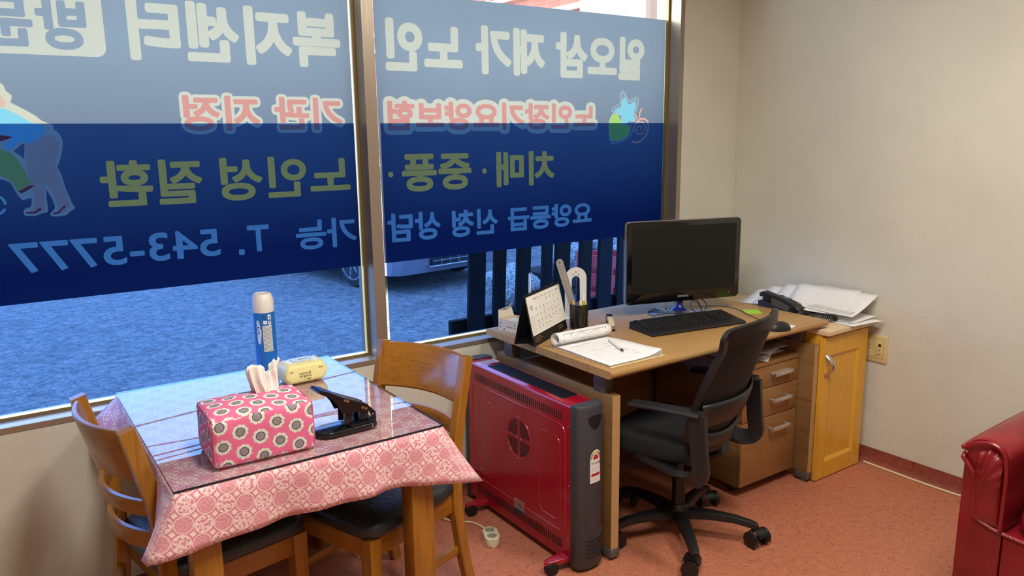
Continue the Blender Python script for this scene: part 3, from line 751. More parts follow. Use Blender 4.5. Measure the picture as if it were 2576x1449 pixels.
# ================================================================ dining chairs
def vinylblack():
    t = NT('crackled_black_vinyl'); v = t.coord(); c = t.voro(v, 130)
    t.b.inputs['Base Color'].default_value = lin('#222c2f'); t.b.inputs['Roughness'].default_value = .38
    t.b.inputs['Specular IOR Level'].default_value = .6
    t.bump(t.math('ADD', c, t.noise(v, 60, 3)), .45, .002); return t.m
SEATV = vinylblack()
def dining_chair():
    t = thing('dining_chair', '', 'chair')
    # seat cushion (superellipse pillow)
    sx, sy = .218, .222; rows = []
    for k, (s, z) in enumerate([(.90, .405), (.975, .412), (1.0, .425), (.995, .440), (.965, .453), (.88, .463), (.65, .470), (.3, .473), (.01, .474)]):
        rows.append([(sx * s * abs(cos(a)) ** .35 * (1 if cos(a) > 0 else -1), sy * s * (1 + .05 * cos(a)) * abs(sin(a)) ** .35 * (1 if sin(a) > 0 else -1), z) for a in [2*pi*i/48 + .001 for i in range(48)]])
    MB().grid(rows, closev=True, cap=True).build('seat_cushion', SEATV, t, ang=60)
    MB().box(.172, .192, -.185, .185, .335, .405, .003).build('seat_rail', OAKY, t); MB().box(-.192, -.172, -.17, .17, .335, .405, .003).build('seat_rail', OAKY, t)
    MB().box(-.19, .1718, .172, .192, .335, .405, .003).build('seat_rail', OAKX, t); MB().box(-.19, .1718, -.192, -.172, .335, .405, .003).build('seat_rail', OAKX, t)
    for s in (-1, 1):
        MB().grid([[(x0 + dx * w, s * .182 + dy * w, z) for dx, dy in ((-1, -1), (1, -1), (1, 1), (-1, 1))] for x0, w, z in ((.182, .017, 0), (.182, .022, .38), (.182, .022, .404))], closev=True, cap=True).build('front_leg', OAK, t, ang=30)
        pth = smoothpath([(-.275, s*.188, 0), (-.235, s*.188, .16), (-.205, s*.188, .34), (-.205, s*.188, .47), (-.215, s*.190, .60), (-.238, s*.192, .72), (-.272, s*.194, .865)], 5)
        rad = [1.0 - .18 * abs(i / len(pth) - .5) for i in range(len(pth))]
        MB().sweep(pth, [(-.017, -.022), (.013, -.022), (.017, -.018), (.017, .018), (.013, .022), (-.013, .022), (-.017, .018)][::-1], rad=rad, up=(1, 0, 0)).build('back_post', OAK, t, ang=35)
    def curved(z0, z1, sag, th, x0f, name, rnd=.006):
        R = []; n = 14
        for i in range(n + 1):
            u = -1 + 2 * i / n; y = u * .178; dx = -sag * (1 - u * u)
            pr = [(0, z0 + rnd), (.004, z0), (th - .004, z0), (th, z0 + rnd), (th, z1 - rnd), (th - .004, z1), (.004, z1), (0, z1 - rnd)]
            R.append([(x0f(z) + dx + x - th/2, y, z) for x, z in pr])
        MB().grid(R, closev=True, cap=True).build(name, OAKY, t, ang=35)
    xf = lambda z: -.205 - max(0, z - .5) ** 1.6 * .36
    curved(.705, .86, .046, .018, xf, 'back_panel'); curved(.60, .648, .056, .02, xf, 'back_slat', .01); curved(.50, .552, .056, .02, xf, 'back_slat', .01)
    st = MB(); st.box(-.235, .182, .174, .192, .17, .20, .004); st.build('stretcher', OAKX, t)
    st = MB(); st.box(-.235, .182, -.192, -.174, .17, .20, .004); st.build('stretcher', OAKX, t)
    MB().sweep([(-.21 - .05 * (1 - (y/.18)**2), y, .30) for y in [-.18 + .36*i/12 for i in range(13)]], [(-.009, -.018), (.009, -.018), (.009, .018), (-.009, .018)], up=(0, 0, 1)).build('stretcher', OAKY, t, ang=30)
    return t
c1 = dining_chair(); c1.location = (.465, 2.315, 0); c1.rotation_euler = (0, 0, radians(10.5)); c1['label'] = 'oak dining chair with black seat at the left end of the table'; c1['group'] = 'oak dining chairs at the table'
c2 = copy_tree(c1); c2.location = (.955, 2.225, 0); c2.rotation_euler = (0, 0, radians(199)); c2['label'] = 'oak dining chair between the table and the red heater'

# ================================================================ things on the table
def flower_mat():
    t = NT('pink_floral_cotton'); uv = t.coord('UV'); s = .055
    m = t.mapping(uv, (1/s, 1/s, 1), rot=(0, 0, radians(84)), loc=(.25, .1, 0)); X, Y, _ = t.sep(m)
    Y = t.math('MULTIPLY', Y, .58)
    def cell(ox):
        x = t.math('ADD', X, ox); y = t.math('ADD', Y, ox)
        fx = t.math('SUBTRACT', t.math('FRACT', x), .5); fy = t.math('DIVIDE', t.math('SUBTRACT', t.math('FRACT', y), .5), .58)
        r = t.math('SQRT', t.math('ADD', t.math('MULTIPLY', fx, fx), t.math('MULTIPLY', fy, fy)))
        a = t.math('ARCTAN2', fy, fx)
        return t.math('SUBTRACT', r, t.math('MULTIPLY', t.math('ABSOLUTE', t.math('SINE', t.math('MULTIPLY', a, 4.5))), .045)), r
    r1, q1 = cell(0); r2, q2 = cell(.5)
    r = t.math('ADD', t.math('MINIMUM', r1, r2), t.math('MULTIPLY', t.math('SUBTRACT', t.noise(m, 7, 3), .5), .05)); q = t.math('MINIMUM', q1, q2)
    n = t.noise(m, 14, 3)
    pet = t.ramp(n, [(.35, lin('#97a08c')), (.46, lin('#d5dac8')), (.6, lin('#e6e6d8'))])
    core = t.ramp(n, [(.4, lin('#7d7478')), (.6, lin('#9c9296'))])
    c = t.mix(t.math('LESS_THAN', r, .335), t.mix(t.noise(m, 2), lin('#da6289'), lin('#e6769b')), pet)
    c = t.mix(t.math('LESS_THAN', t.math('ADD', q, t.math('MULTIPLY', t.math('SUBTRACT', n, .5), .04)), .225), c, lin('#3c3436'))
    c = t.mix(t.math('LESS_THAN', q, .19), c, core)
    t.link(c, t.b.inputs['Base Color']); t.b.inputs['Roughness'].default_value = .85
    t.bump(t.noise(uv, 700, 2), .2, .0006); return t.m
tb = thing('tissue_box_cover', 'pink fabric tissue box cover with white and grey flower print', 'tissue box cover', (.545, 2.03, GZ), radians(-2.0))
b = bmesh.new(); bmesh.ops.create_cube(b, size=1)
for v in b.verts: v.co = Vector((v.co.x * .268, v.co.y * .19, (v.co.z + .5) * .135))
bmesh.ops.bevel(b, geom=b.edges[:], offset=.016, segments=3, profile=.5, affect='EDGES')
bmesh.ops.subdivide_edges(b, edges=b.edges[:], cuts=2, use_grid_fill=True)
from mathutils import noise as _n
for v in b.verts:
    if v.co.z > .125: v.co.z += .012 * (1 - (v.co.x/.14)**2) * (1 - (v.co.y/.1)**2)
    k = min(1, v.co.z / .02)
    v.co += Vector((_n.noise(v.co*22), _n.noise(v.co*22+Vector((3,1,2))), _n.noise(v.co*18+Vector((9,4,2))))) * .0045 * k
mb = MB(); mb._add(b); mb.build('cover', flower_mat(), tb, ang=60, uv=True)
for sx in (-1, 1):
    sm = MB()
    sm.tube([(sx*.129, -.09, .012), (sx*.130, -.091, .06), (sx*.128, -.09, .125)], .0022, 6)
    sm.tube([(sx*.129, -.088, .129), (sx*.131, 0, .133), (sx*.129, .088, .129)], .0022, 6)
    sm.build('seam', plain('pink_piping', '#d0587a', .8), tb)
def tissue():
    mb = MB()
    for lay, dy in ((0, -.010), (1, .012)):
        P = []; n = 40; m = 12
        prof = [(-.052, .088), (-.046, .097), (-.020, .092), (-.004, .072), (.006, .060), (.014, .068), (.030, .084), (.046, .100), (.050, .092)]
        if lay: prof = [(x * .9, h * .93) for x, h in prof]
        for i in range(n):
            u = i / (n-1); x = prof[0][0] + (prof[-1][0] - prof[0][0]) * u
            h = np.interp(x, [p[0] for p in prof], [p[1] for p in prof]); row = []
            for j in range(m):
                v = j / (m-1)
                xx = x * (.62 + .38 * v ** .7) + .003 * sin(v * 5 + i * .2)
                y = dy * (1 - .2*v) + (.010 * sin(u * 15 + lay) * (1 - .45 * v) + .004 * sin(u * 37 + v * 3)) 
                row.append((xx, y, .130 + h * v))
            P.append(row)
        mb.grid(P)
    return mb
WHITE = plain('paper_white', '#eceae6', .85)
o = tissue().build('tissue', plain('tissue_paper', '#ece6dd', .9), smooth=True, ang=80, loc=(.592, 2.075, GZ), rot=(0, 0, .3)); tag(o, 'white tissue sticking up out of the pink fabric cover', 'tissue')
o.modifiers.new('sol', 'SOLIDIFY').thickness = .0008
# spray can
sc = thing('spray_can', 'tall blue aerosol can with a white cap at the back of the table', 'spray can', (.787, 2.715, GZ))
def lab(name, base, extra=None):
    return plain(name, base, .3)
BLUE = plain('can_blue', '#1d6fc4', .28)
MB().lathe([(.033, 0), (.036, .004), (.0365, .012), (.0365, .222), (.035, .232)], 40).build('can_body', BLUE, sc)
MB().lathe([(.0366, .226), (.037, .232), (.0368, .268), (.031, .287), (.026, .292), (.024, .289), (.0, .289)], 40, cap=False).build('cap', plain('cap_white', '#e9e2d6', .4), sc)
def cyl_patch(mb, r, a0, a1, z0, z1, n=8):
    mb.grid([[(r * cos(radians(a0 + (a1-a0)*i/n)), r * sin(radians(a0 + (a1-a0)*i/n)), z) for z in (z0, z1)] for i in range(n+1)])
def cyl_text(txt, r, ac, w_, z0, z1, mat, parent, name='printed_text', vertical=False):
    q = text_polys(txt, 2); q = fit_polys(q, -w_/2, w_/2, z0, z1) if not vertical else fit_polys([[(-y, x) for x, y in p] for p in q], -w_/2, w_/2, z0, z1)
    return flat_mesh(q, lambda x, y: (r * cos(radians(ac) + x / r), r * sin(radians(ac) + x / r), y)).build(name, mat, parent, smooth=False)
INK = plain('black_ink', '#26262a', .6); PW = plain('label_white', '#e4e3df', .5)
m = MB(); cyl_patch(m, .03665, -118, -66, .085, .180); cyl_patch(m, .03665, -112, -92, .186, .198); cyl_patch(m, .03665, -86, -68, .183, .196); cyl_patch(m, .03665, -86, -68, .201, .219)
m.build('ingredients_label', PW, sc, smooth=False)
m = MB(); random.seed(3)
for k in range(19):
    z = .176 - k * .0048; a = -116
    while a < -70:
        w_ = random.uniform(2, 9); cyl_patch(m, .0368, a, min(a + w_, -68), z - .0016, z, 3); a += w_ + 1.2
for k in range(6): cyl_patch(m, .0368, -116, -95 + random.uniform(-4, 6), .203 + k * .003, .2042 + k * .003, 3)
for z in (.187, .205): cyl_patch(m, .0368, -79, -75, z, z + .008, 2)
m.build('label_text', INK, sc, smooth=False)
m = MB(); 
m.grid([[(.03668 * cos(radians(a)), .03668 * sin(radians(a)), z) for z in (z0, z1)] for a, z0, z1 in [(-152, .12, .196), (-146, .115, .2), (-140, .112, .2), (-134, .115, .19), (-130, .13, .17), (-126, .15, .165)]])
m.build('splash_graphic', plain('splash_white', '#cfe0ee', .4), sc, smooth=False)
m = MB()
for z0_, z1_, a0_, a1_ in ((.172, .176, -147, -137), (.163, .176, -147, -144.5), (.163, .166, -147, -137), (.150, .159, -140, -137.5), (.150, .153, -147, -137), (.156, .159, -147, -137)): cyl_patch(m, .0369, a0_, a1_, z0_, z1_, 3)
m.build('printed_text', plain('can_navy', '#12306a', .5), sc, smooth=False)
# wet wipes
ww = thing('wet_wipes_pack', 'pale yellow packet of wet wipes at the back of the table', 'wet wipes', (.853, 2.545, GZ), radians(3))
P = []
for i in range(15):
    u = -1 + 2*i/14; k = (1 - abs(u)**14.0) ; hz = .016 + .020 * k ** .5; hy = .050 * (1 - .06 * abs(u)**5)
    P.append([(u * .073, hy * abs(cos(a))**.42 * (1 if cos(a) > 0 else -1), .0375 + hz * abs(sin(a))**.45 * (1 if sin(a) > 0 else -1) + .0012 * sin(u*19 + a*3)) for a in [2*pi*j/28 + .01 for j in range(28)]])
YEL = plain('wipes_yellow', '#ece39a', .35, bump=(40, .4, .004))
MB().grid(P, closev=True, cap=True).build('pouch', YEL, ww, ang=70)
MB().prism(rrect(-.034, .036, -.022, .026, .01), .0735, .0765, .001).build('flip_lid', plain('lid_clear_blue', '#c4d8e6', .25), ww)
MB().prism(rrect(-.018, .026, -.012, .016, .003), .0766, .0770).build('lid_sticker', plain('sticker_white', '#e9efee', .5), ww)
MB().prism(rrect(-.008, .012, .007, .015, .001), .06885, .0691).build('lid_sticker', plain('sticker_green', '#7ea98c', .5), ww)
m = MB()
for k in range(4): m.box(-.012, .022, -.009 + k*.004, -.0075 + k*.004, .0771, .0774)
m.build('sticker_text', plain('sticker_grey', '#7d8c98', .6), ww, smooth=False)
def stand_text(txt, x0, x1, z0, z1, y, mat, parent, name='printed_text', lean=0):
    q = fit_polys(text_polys(txt, 2), x0, x1, z0, z1)
    return flat_mesh(q, lambda a, b_: (a, y + (b_ - z0) * lean, b_)).build(name, mat, parent, smooth=False)
BRN = plain('brown_ink', '#5a4a20', .6)
stand_text('natural', -.028, .013, .036, .045, -.0512, BRN, ww, lean=.02); stand_text('organic', -.028, .016, .023, .035, -.0512, BRN, ww, lean=.01)
m = MB(); m.box(.055, .068, -.0475, -.0470, .022, .026).box(.052, .066, -.0475, -.0470, .030, .034).box(.056, .066, -.0475, -.047, .038, .042)
m = MB()
for k in range(4): m.box(-.002 + k*.004, .0012 + k*.004, -.0516, -.0513, .017, .0195)
for k in range(3): m.box(-.060 + k*.004, -.0575 + k*.004, -.0516, -.0513, .048, .051).box(.044 + k*.005, .047 + k*.005, -.0516, -.0513, .050, .053)
m.build('small_print', BRN, ww, smooth=False)
# hole punch
hp = thing('hole_punch', 'black two-hole punch standing beside the floral tissue cover', 'hole punch', (.795, 2.015, GZ), radians(2))
BLK = plain('black_lacquer', '#0e0f12', .22); CHR = plain('chrome', '#c9c9c9', .15, 1.0)
pts = arc(-.055, 0, .040, 90, 270, 10) + [(.075, -.040), (.083, -.033), (.083, .033), (.075, .040)]
MB().prism(pts, 0, .014, .003).build('base_tray', BLK, hp)
MB().prism([(.0, -.036), (.08, -.036), (.08, .036), (.0, .036)], .0145, .022, .002).build('base_plate', BLK, hp)
for x0, x1 in ((-.012, .012), (.035, .06)):
    for s in (-1, 1): MB().box(x0, x1, s*.024 - .0025, s*.024 + .0025, .022, .070, .001).build('bracket', BLK, hp)
    MB().cyl(((x0+x1)/2, 0, .016), ((x0+x1)/2, 0, .075), .006).build('punch_pin', CHR, hp)
hnd = [(-.088, .136), (-.083, .141), (-.064, .134), (-.02, .108), (.055, .072), (.080, .045), (.082, .022), (.070, .022), (.06, .05), (.02, .055), (-.02, .058), (-.032, .085), (-.046, .104), (-.066, .120), (-.084, .131)]
hd_ = MB()
for s in (-1, 1): hd_.prism(hnd, s*.030 - .0012, s*.030 + .0012, 0, Matrix.Rotation(pi/2, 4, 'X'))
top = [(-.088, .136), (-.083, .141), (-.064, .134), (-.02, .108), (.055, .072), (.080, .045)]
hd_.grid([[(x, -.031, z), (x, .031, z), (x - .001, .031, z - .003), (x - .001, -.031, z - .003)] for x, z in top], closev=True, cap=True)
hd_.build('handle', BLK, hp, ang=30)
rv = MB()
for x, z in ((-.012, .098), (-.004, .094), (.040, .066), (.050, .061), (.070, .040)): rv.cyl((x, -.0335, z), (x, -.0312, z), .0042, n=12)
rv.build('rivet', CHR, hp); 
MB().box(-.118, -.095, -.012, .010, .006, .008, .0005).build('paper_guide', CHR, hp)
MB().box(.062, .066, -.0425, -.0405, .004, .012).build('paper_guide', CHR, hp)
# ================================================================ office desk
DZ = .757
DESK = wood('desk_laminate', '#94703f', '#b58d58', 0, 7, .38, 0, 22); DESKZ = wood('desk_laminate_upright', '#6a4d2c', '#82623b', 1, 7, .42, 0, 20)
EDGE = plain('laminate_edge', '#b48f62', .4); GREY = plain('grey_desk_metal', '#57524f', .45); DARKM = plain('dark_metal', '#2a2928', .5)
dk = thing('office_desk', 'brown laminate office desk standing under the right window', 'desk', (2.42, 2.365, 0))
X0, X1, Y0, Y1 = 1.768 - 2.42, 3.065 - 2.42, 1.952 - 2.365, 2.778 - 2.365
prof = [(Y0 + .004, DZ - .003), (Y0 + .016, DZ), (Y1 - .016, DZ), (Y1 - .004, DZ - .003), (Y1, DZ - .012), (Y1 - .003, DZ - .024), (Y1 - .012, DZ - .030), (Y0 + .02, DZ - .030), (Y0 + .006, DZ - .025), (Y0, DZ - .012)]
b = MB(); b.grid([[(x, y * 1 if 0 else y, z) for y, z in prof] for x in (X0, X0 + .003, X1 - .003, X1)], closev=True, cap=True)
b.build('desktop', DESK, dk, ang=50)
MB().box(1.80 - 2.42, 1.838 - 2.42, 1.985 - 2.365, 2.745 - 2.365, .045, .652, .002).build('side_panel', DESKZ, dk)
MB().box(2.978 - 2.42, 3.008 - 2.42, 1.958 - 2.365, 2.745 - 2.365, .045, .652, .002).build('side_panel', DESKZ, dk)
MB().box(1.838 - 2.42, 1.840 - 2.42, 1.9845 - 2.365, 1.9848 - 2.365, .045, .652)
for xa, xb, yf in ((1.80, 1.838, 1.985), (2.978, 3.008, 1.958)):
    MB().box(xa - 2.4195, xb - 2.4205, yf - 2.3662, yf - 2.3651, .046, .651).build('edge_band', EDGE, dk, smooth=False)
    for o_ in (0, .65): MB().box(xa - 2.423, xb - 2.417, yf + o_ - 2.369, yf + o_ - 2.30, .012, .045, .002).cyl(((xa+xb)/2 - 2.42, yf + o_ - 2.340, 0), ((xa+xb)/2 - 2.42, yf + o_ - 2.340, .014), .016).build('foot', GREY, dk)
    for y in (2.03, 2.62): MB().box(xa - 2.422, xb - 2.418, y - 2.365, y + .06 - 2.365, .652, .727, .003).build('top_bracket', GREY, dk)
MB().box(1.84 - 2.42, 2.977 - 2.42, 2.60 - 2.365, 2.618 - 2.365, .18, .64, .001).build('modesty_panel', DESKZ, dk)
MB().box(1.84 - 2.42, 2.977 - 2.42, 2.30 - 2.365, 2.34 - 2.365, .690, .7265, .002).build('cross_beam', DARKM, dk)
# pedestal
PED = wood('pedestal_laminate', '#7d5831', '#9b6f41', 0, 5, .4, 0, 12)
pd = thing('drawer_pedestal', 'three drawer wooden pedestal on castors under the right side of the desk', 'drawer unit', (2.78, 2.30, 0))
px0, px1, py0, py1 = -.185, .188, -.25, .25
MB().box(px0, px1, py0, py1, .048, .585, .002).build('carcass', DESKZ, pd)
MB().box(px0 - .002, px1 + .002, py0 - .022, py1, .5855, .602, .002).build('pedestal_top', PED, pd)
HND = metal('brushed_handle', '#c9c5bd', .3)
for k, (z0, z1, hz) in enumerate(((.052, .345, .292), (.349, .480, .425), (.484, .582, .545))):
    d = MB().box(px0, px1, py0 - .0195, py0 - .001, z0, z1, .0015).build('drawer', PED, pd)
    h = MB(); y = py0 - .047
    h.box(-.010, .115, y - .005, y + .005, hz - .009, hz + .007, .002)
    if k < 2: h.box(-.008, .002, y, py0 - .02, hz - .006, hz + .004, .001).box(.103, .113, y, py0 - .02, hz - .006, hz + .004, .001)
    else: h.box(-.010, .115, y, py0 - .02, hz - .004, hz + .004)
    h.build('handle', HND, d)
MB().cyl((-.155, py0 - .0215, .495), (-.155, py0 - .019, .495), .011).build('lock', HND, pd)
for x in (-.14, .14):
    for y in (-.19, .19):
        c = MB(); c.cyl((x - .01, y, .022), (x + .01, y, .022), .022, n=20).cyl((x, y, .03), (x, y, .048), .008); c.build('castor', DARKM, pd)
def sheet(name, x, y, z, w_, l, rz, label, cat='paper', group=None, curl=None, mat=None, nx=8, ny=8):
    P = []
    for i in range(nx + 1):
        row = []
        for j in range(ny + 1):
            a = -w_/2 + w_*i/nx; b_ = -l/2 + l*j/ny
            row.append((a, b_, (curl(a, b_) if curl else 0)))
        P.append(row)
    o = MB().grid(P).build(name, mat or WHITE, loc=(x, y, z), rot=(0, 0, rz)); o.modifiers.new('sol', 'SOLIDIFY').thickness = .0004
    return tag(o, label, cat, group)
PAPG = plain('paper_grey', '#b9b4b0', .85)
for k, (x, y, rz, mt, lb) in enumerate(((2.76, 2.20, .5, WHITE, 'lowest and most turned white sheet in the stack above the drawers'), (2.79, 2.19, .2, PAPG, 'greyish sheet second from the bottom of the stack above the drawers'), (2.80, 2.20, .38, WHITE, 'white sheet in the middle of the stack above the drawers'), (2.83, 2.205, -.05, PAPG, 'grey sheet second from the top of the stack above the drawers'), (2.81, 2.205, .06, plain('paper_dark', '#6d6560', .8), 'dark folder topmost of the stack above the drawers'))):
    sheet('paper_sheet', x, y, .6035 + k * .009, .20, .29, rz, lb, 'paper', 'papers stacked on the drawer pedestal', lambda a, b_, k=k: .004 + .004 * cos(a * 22 + k) + (.006 if k else 0) * (b_ / .14) ** 2, mt)

# ================================================================ cabinet at the wall
MAPLE = wood('yellow_maple', '#cf9326', '#e0a836', 2, 8, .35, .2, 10); PALE = wood('pale_birch_top', '#cdb289', '#dcc39c', 1, 6, .4)
cb = thing('low_cabinet', 'low cabinet with a yellow framed door between the desk and the right wall', 'cabinet', (3.19, 2.35, 0))
cx0, cx1 = 3.02 - 3.19, 3.362 - 3.19; cy0 = 1.958 - 2.35; cy1 = 2.78 - 2.35
MB().box(cx0, cx1, cy0, cy1, .0, .695, .001).build('carcass', MAPLE, cb, smooth=False)
MB().box(cx0 - .006, 3.385 - 3.19, cy0 - .042, cy1 + .002, .6955, .7185, .003).build('countertop', PALE, cb)
d = MB(); dx0, dx1 = 3.012 - 3.19, 3.360 - 3.19; dy0, dy1 = cy0 - .021, cy0 - .001
for a in ((dx0, dx0 + .062, .006, .682), (dx1 - .062, dx1, .006, .682), (dx0 + .062, dx1 - .062, .006, .085), (dx0 + .062, dx1 - .062, .597, .682)): d.box(a[0], a[1], dy0, dy1, a[2], a[3])
i0, i1, k0, k1 = dx0 + .062, dx1 - .062, .085, .597; e = .016
ring1 = [(i0, dy0 + .0005, k0), (i1, dy0 + .0005, k0), (i1, dy0 + .0005, k1), (i0, dy0 + .0005, k1)]; ring2 = [(i0 + e, dy0 + .009, k0 + e), (i1 - e, dy0 + .009, k0 + e), (i1 - e, dy0 + .009, k1 - e), (i0 + e, dy0 + .009, k1 - e)]
d.grid([ring1, ring2], closev=True); d.quad(*ring2)
dr = d.build('door', MAPLE, cb, smooth=False)
h = MB().sweep([(dx0 + .03, dy0 - .002 - .034 * sin(pi * t / 14), .600 - .088 * t / 14) for t in range(15)], [(x * .015, y * .0075) for x, y in [(cos(a*pi/6), sin(a*pi/6)) for a in range(12)]], up=(0, 1, 0), rad=[1.15 - .35 * sin(pi * t / 14) for t in range(15)])
h.build('handle', plain('polished_nickel', '#cfcac2', .18, 1.0), dr)

# ================================================================ wall outlet and cable
ol = thing('wall_outlet', 'yellowed double socket plate on the right wall beside the cabinet', 'outlet', (XR, 1.925, .577))
OY = plain('yellowed_plastic', '#d6c389', .45, var=(60, .16)); OY2 = plain('yellowed_plastic_dark', '#a08a55', .5)
R90 = Matrix.Rotation(-pi/2, 4, 'Y')
def wallplate(mb, y0, y1, z0, z1, d0, d1, bev=.002): return mb.box(-d1, -d0, y0, y1, z0, z1, bev)
m = MB(); wallplate(m, -.058, .062, -.068, .064, .0005, .009, .004); m.build('cover_plate', OY, ol)
for yc in (-.018, .032):
    m = MB(); wallplate(m, yc - .021, yc + .021, -.048, .045, .009, .0105, .001); m.build('insert', OY, ol)
    g = MB()
    wallplate(g, yc - .022, yc + .022, .0455, .0465, .0085, .0095, 0); wallplate(g, yc - .022, yc + .022, -.0495, -.0485, .0085, .0095, 0); wallplate(g, yc - .0225, yc - .0215, -.049, .046, .0085, .0095, 0)
    g.build('insert_gap', OY2, ol, smooth=False)
MB().cyl((-.0104, -.022, .016), (-.0115, -.022, .016), .0075).build('round_port', plain('port_maroon', '#4a1712', .4), ol)
g = MB(); g.box(-.0112, -.0104, -.017, -.014, -.010, -.006).box(-.0112, -.0104, -.024, -.021, -.010, -.006).box(-.0112, -.0104, -.028, -.010, -.030, -.0275)
g.cyl((-.0104, .028, .012), (-.0112, .028, .012), .0022).cyl((-.0104, .028, -.006), (-.0112, .028, -.006), .0022); g.build('socket_hole', INK, ol)
CRM = plain('cream_cable', '#dfcfa2', .5)
pts = [(3.392, y, .0045) for y in (1.93, 1.8, 1.6, 1.4, 1.2, .9, .4)]
tag(MB().tube(smoothpath([(3.392 - .004 * ((i % 3) - 1), p[1], .0052) for i, p in enumerate(pts)], 5), .005, 8).build('floor_cable', CRM), 'cream cable lying along the foot of the right wall', 'cable')
# ================================================================ on the desk
D = DZ + .0004
# monitor
mo = thing('monitor', 'black widescreen monitor on a clear blue round stand', 'monitor', (2.656, 2.458, D - .0), radians(-16.6))
GB = plain('gloss_black', '#0b0b0d', .12, coat=.5); SCR = plain('screen_black', '#141413', .55, spec=.3, var=(900, .15)); CLR = plain('clear_rim', '#8a877f', .2, .2)
hz0, hz1, hw = .063, .440, .295
MB().prism(rrect(-hw, hw, hz0, hz1, .014), -.022, .018, .004, T(0, 0, 0, 0, pi/2) @ Matrix.Translation((0, 0, 0))).build('bezel', GB, mo, ang=30)
MB().prism(rrect(-hw - .0022, hw + .0022, hz0 - .0025, hz1 + .0022, .017), -.008, .010, .002, T(0, 0, 0, 0, pi/2)).build('clear_rim', CLR, mo)
MB().prism(rrect(-.20, .20, hz0 + .06, hz1 - .06, .03), -.06, -.0225, .012, T(0, 0, 0, 0, pi/2)).build('back_cover', GB, mo)
MB().box(-hw + .026, hw - .028, -.0186, -.0181, hz0 + .048, hz1 - .026).build('screen', SCR, mo, smooth=False)
m = MB(); xa, xb, za, zb = -hw + .026, hw - .028, hz0 + .048, hz1 - .026
for q in ((xa, xb, zb, zb + .0015), (xa, xb, za - .0015, za), (xb, xb + .004, za, zb), (xa - .0015, xa, za, zb)): m.box(q[0], q[1], -.0190, -.0181, q[2], q[3])
m.build('screen_border', plain('border_black', '#050505', .4), mo, smooth=False)
def front_text(txt, x0, x1, z0, z1, y, mat, parent, name='logo_text'):
    return flat_mesh(fit_polys(text_polys(txt, 2), x0, x1, z0, z1), lambda a, b_: (a, y, b_)).build(name, mat, parent, smooth=False)
front_text('SAMSUNG', -.032, .024, hz0 + .018, hz0 + .028, -.0186, plain('logo_silver', '#b8b8b8', .4), mo)
MB().cyl((.24, -.0184, hz0 + .024), (.24, -.0190, hz0 + .024), .0028).build('power_button', CLR, mo)
def bluglass():
    t = NT('clear_blue_plastic'); b = t.b; b.inputs['Base Color'].default_value = (.62, .68, .80, 1); b.inputs['Transmission Weight'].default_value = .95; b.inputs['Roughness'].default_value = .02; b.inputs['IOR'].default_value = 1.25; return t.m
BG = bluglass()
MB().lathe([(0, 0), (.157, 0), (.162, .003), (.157, .008), (.06, .014), (.0, .015)], 48, Matrix.Scale(.80, 4, (0, 1, 0)), cap=False).build('stand_base', BG, mo, ang=60)
MB().lathe([(.042, .0145), (.024, .024), (.017, .045), (.019, .070), (.026, .086), (0, .088)], 24, T(0, .02, 0)).build('stand_neck', plain('neck_blue', '#1c2a6e', .12, coat=.5), mo, ang=60)
CBL = plain('black_cable', '#121212', .5)
def cable(name, pts, r, label, mat=CBL, n=6, parent=None, cat='cable'):
    o = MB().tube(smoothpath(pts, n), r, 8).build(name, mat, parent)
    return o if parent else tag(o, label, cat)
cable('signal_cable', [(.02, .02, .07), (.06, -.03, .055), (.075, -.06, .012), (.05, -.075, .010), (.02, -.06, .030), (.03, -.04, .062), (.07, -.02, .06), (.085, -.04, .02), (.075, -.055, .006)], .0022, '', parent=mo)
cable('power_cable', [(.07, .03, .06), (.11, .01, .058), (.135, .0, .03), (.12, .0, .006), (.08, .05, .004), (.06, .12, .004)], .0022, '', parent=mo)
cable('mouse_cable', [(2.815, 2.50, D + .003), (2.90, 2.44, D + .003), (2.92, 2.36, D + .003), (2.86, 2.23, D + .003), (2.83, 2.16, D + .003), (2.80, 2.10, D + .0035), (2.745, 2.03, D + .006)], .0016, 'thin black mouse cable looping from behind the monitor to the mouse')
# keyboard
kb = thing('keyboard', 'black computer keyboard lying in front of the monitor', 'keyboard', (2.49, 2.262, D), radians(-9.0))
KBK = plain('keyboard_black', '#18181a', .45); KEY = plain('key_black', '#202022', .35)
sl = .020 / .165
def kz(y): return .012 + (y + .08) * sl
b = MB(); b.grid([[(x, -.085, .0), (x, -.088, .007), (x, -.080, .0125), (x, -.055, kz(-.055)), (x, .082, kz(.082)), (x, .086, kz(.08) - .006), (x, .084, 0)] for x in (-.250, -.246, .246, .250)], closev=True, cap=True); b.build('case', KBK, kb, ang=30)
keys = MB(); random.seed(1); P = .0192
def key(x, y, w_=1.0, h=1.0):
    mz = kz(y); keys.box(x - w_*P/2 + .0012, x + w_*P/2 - .0012, y - h*P/2*.88 + .001, y + h*P/2*.88 - .001, mz - .002, mz + .0065, .0012, seg=1)
rowsy = [.068 - i * .0215 for i in range(6)]
rowsy = [.070, .046, .027, .008, -.011, -.030]
x0 = -.236
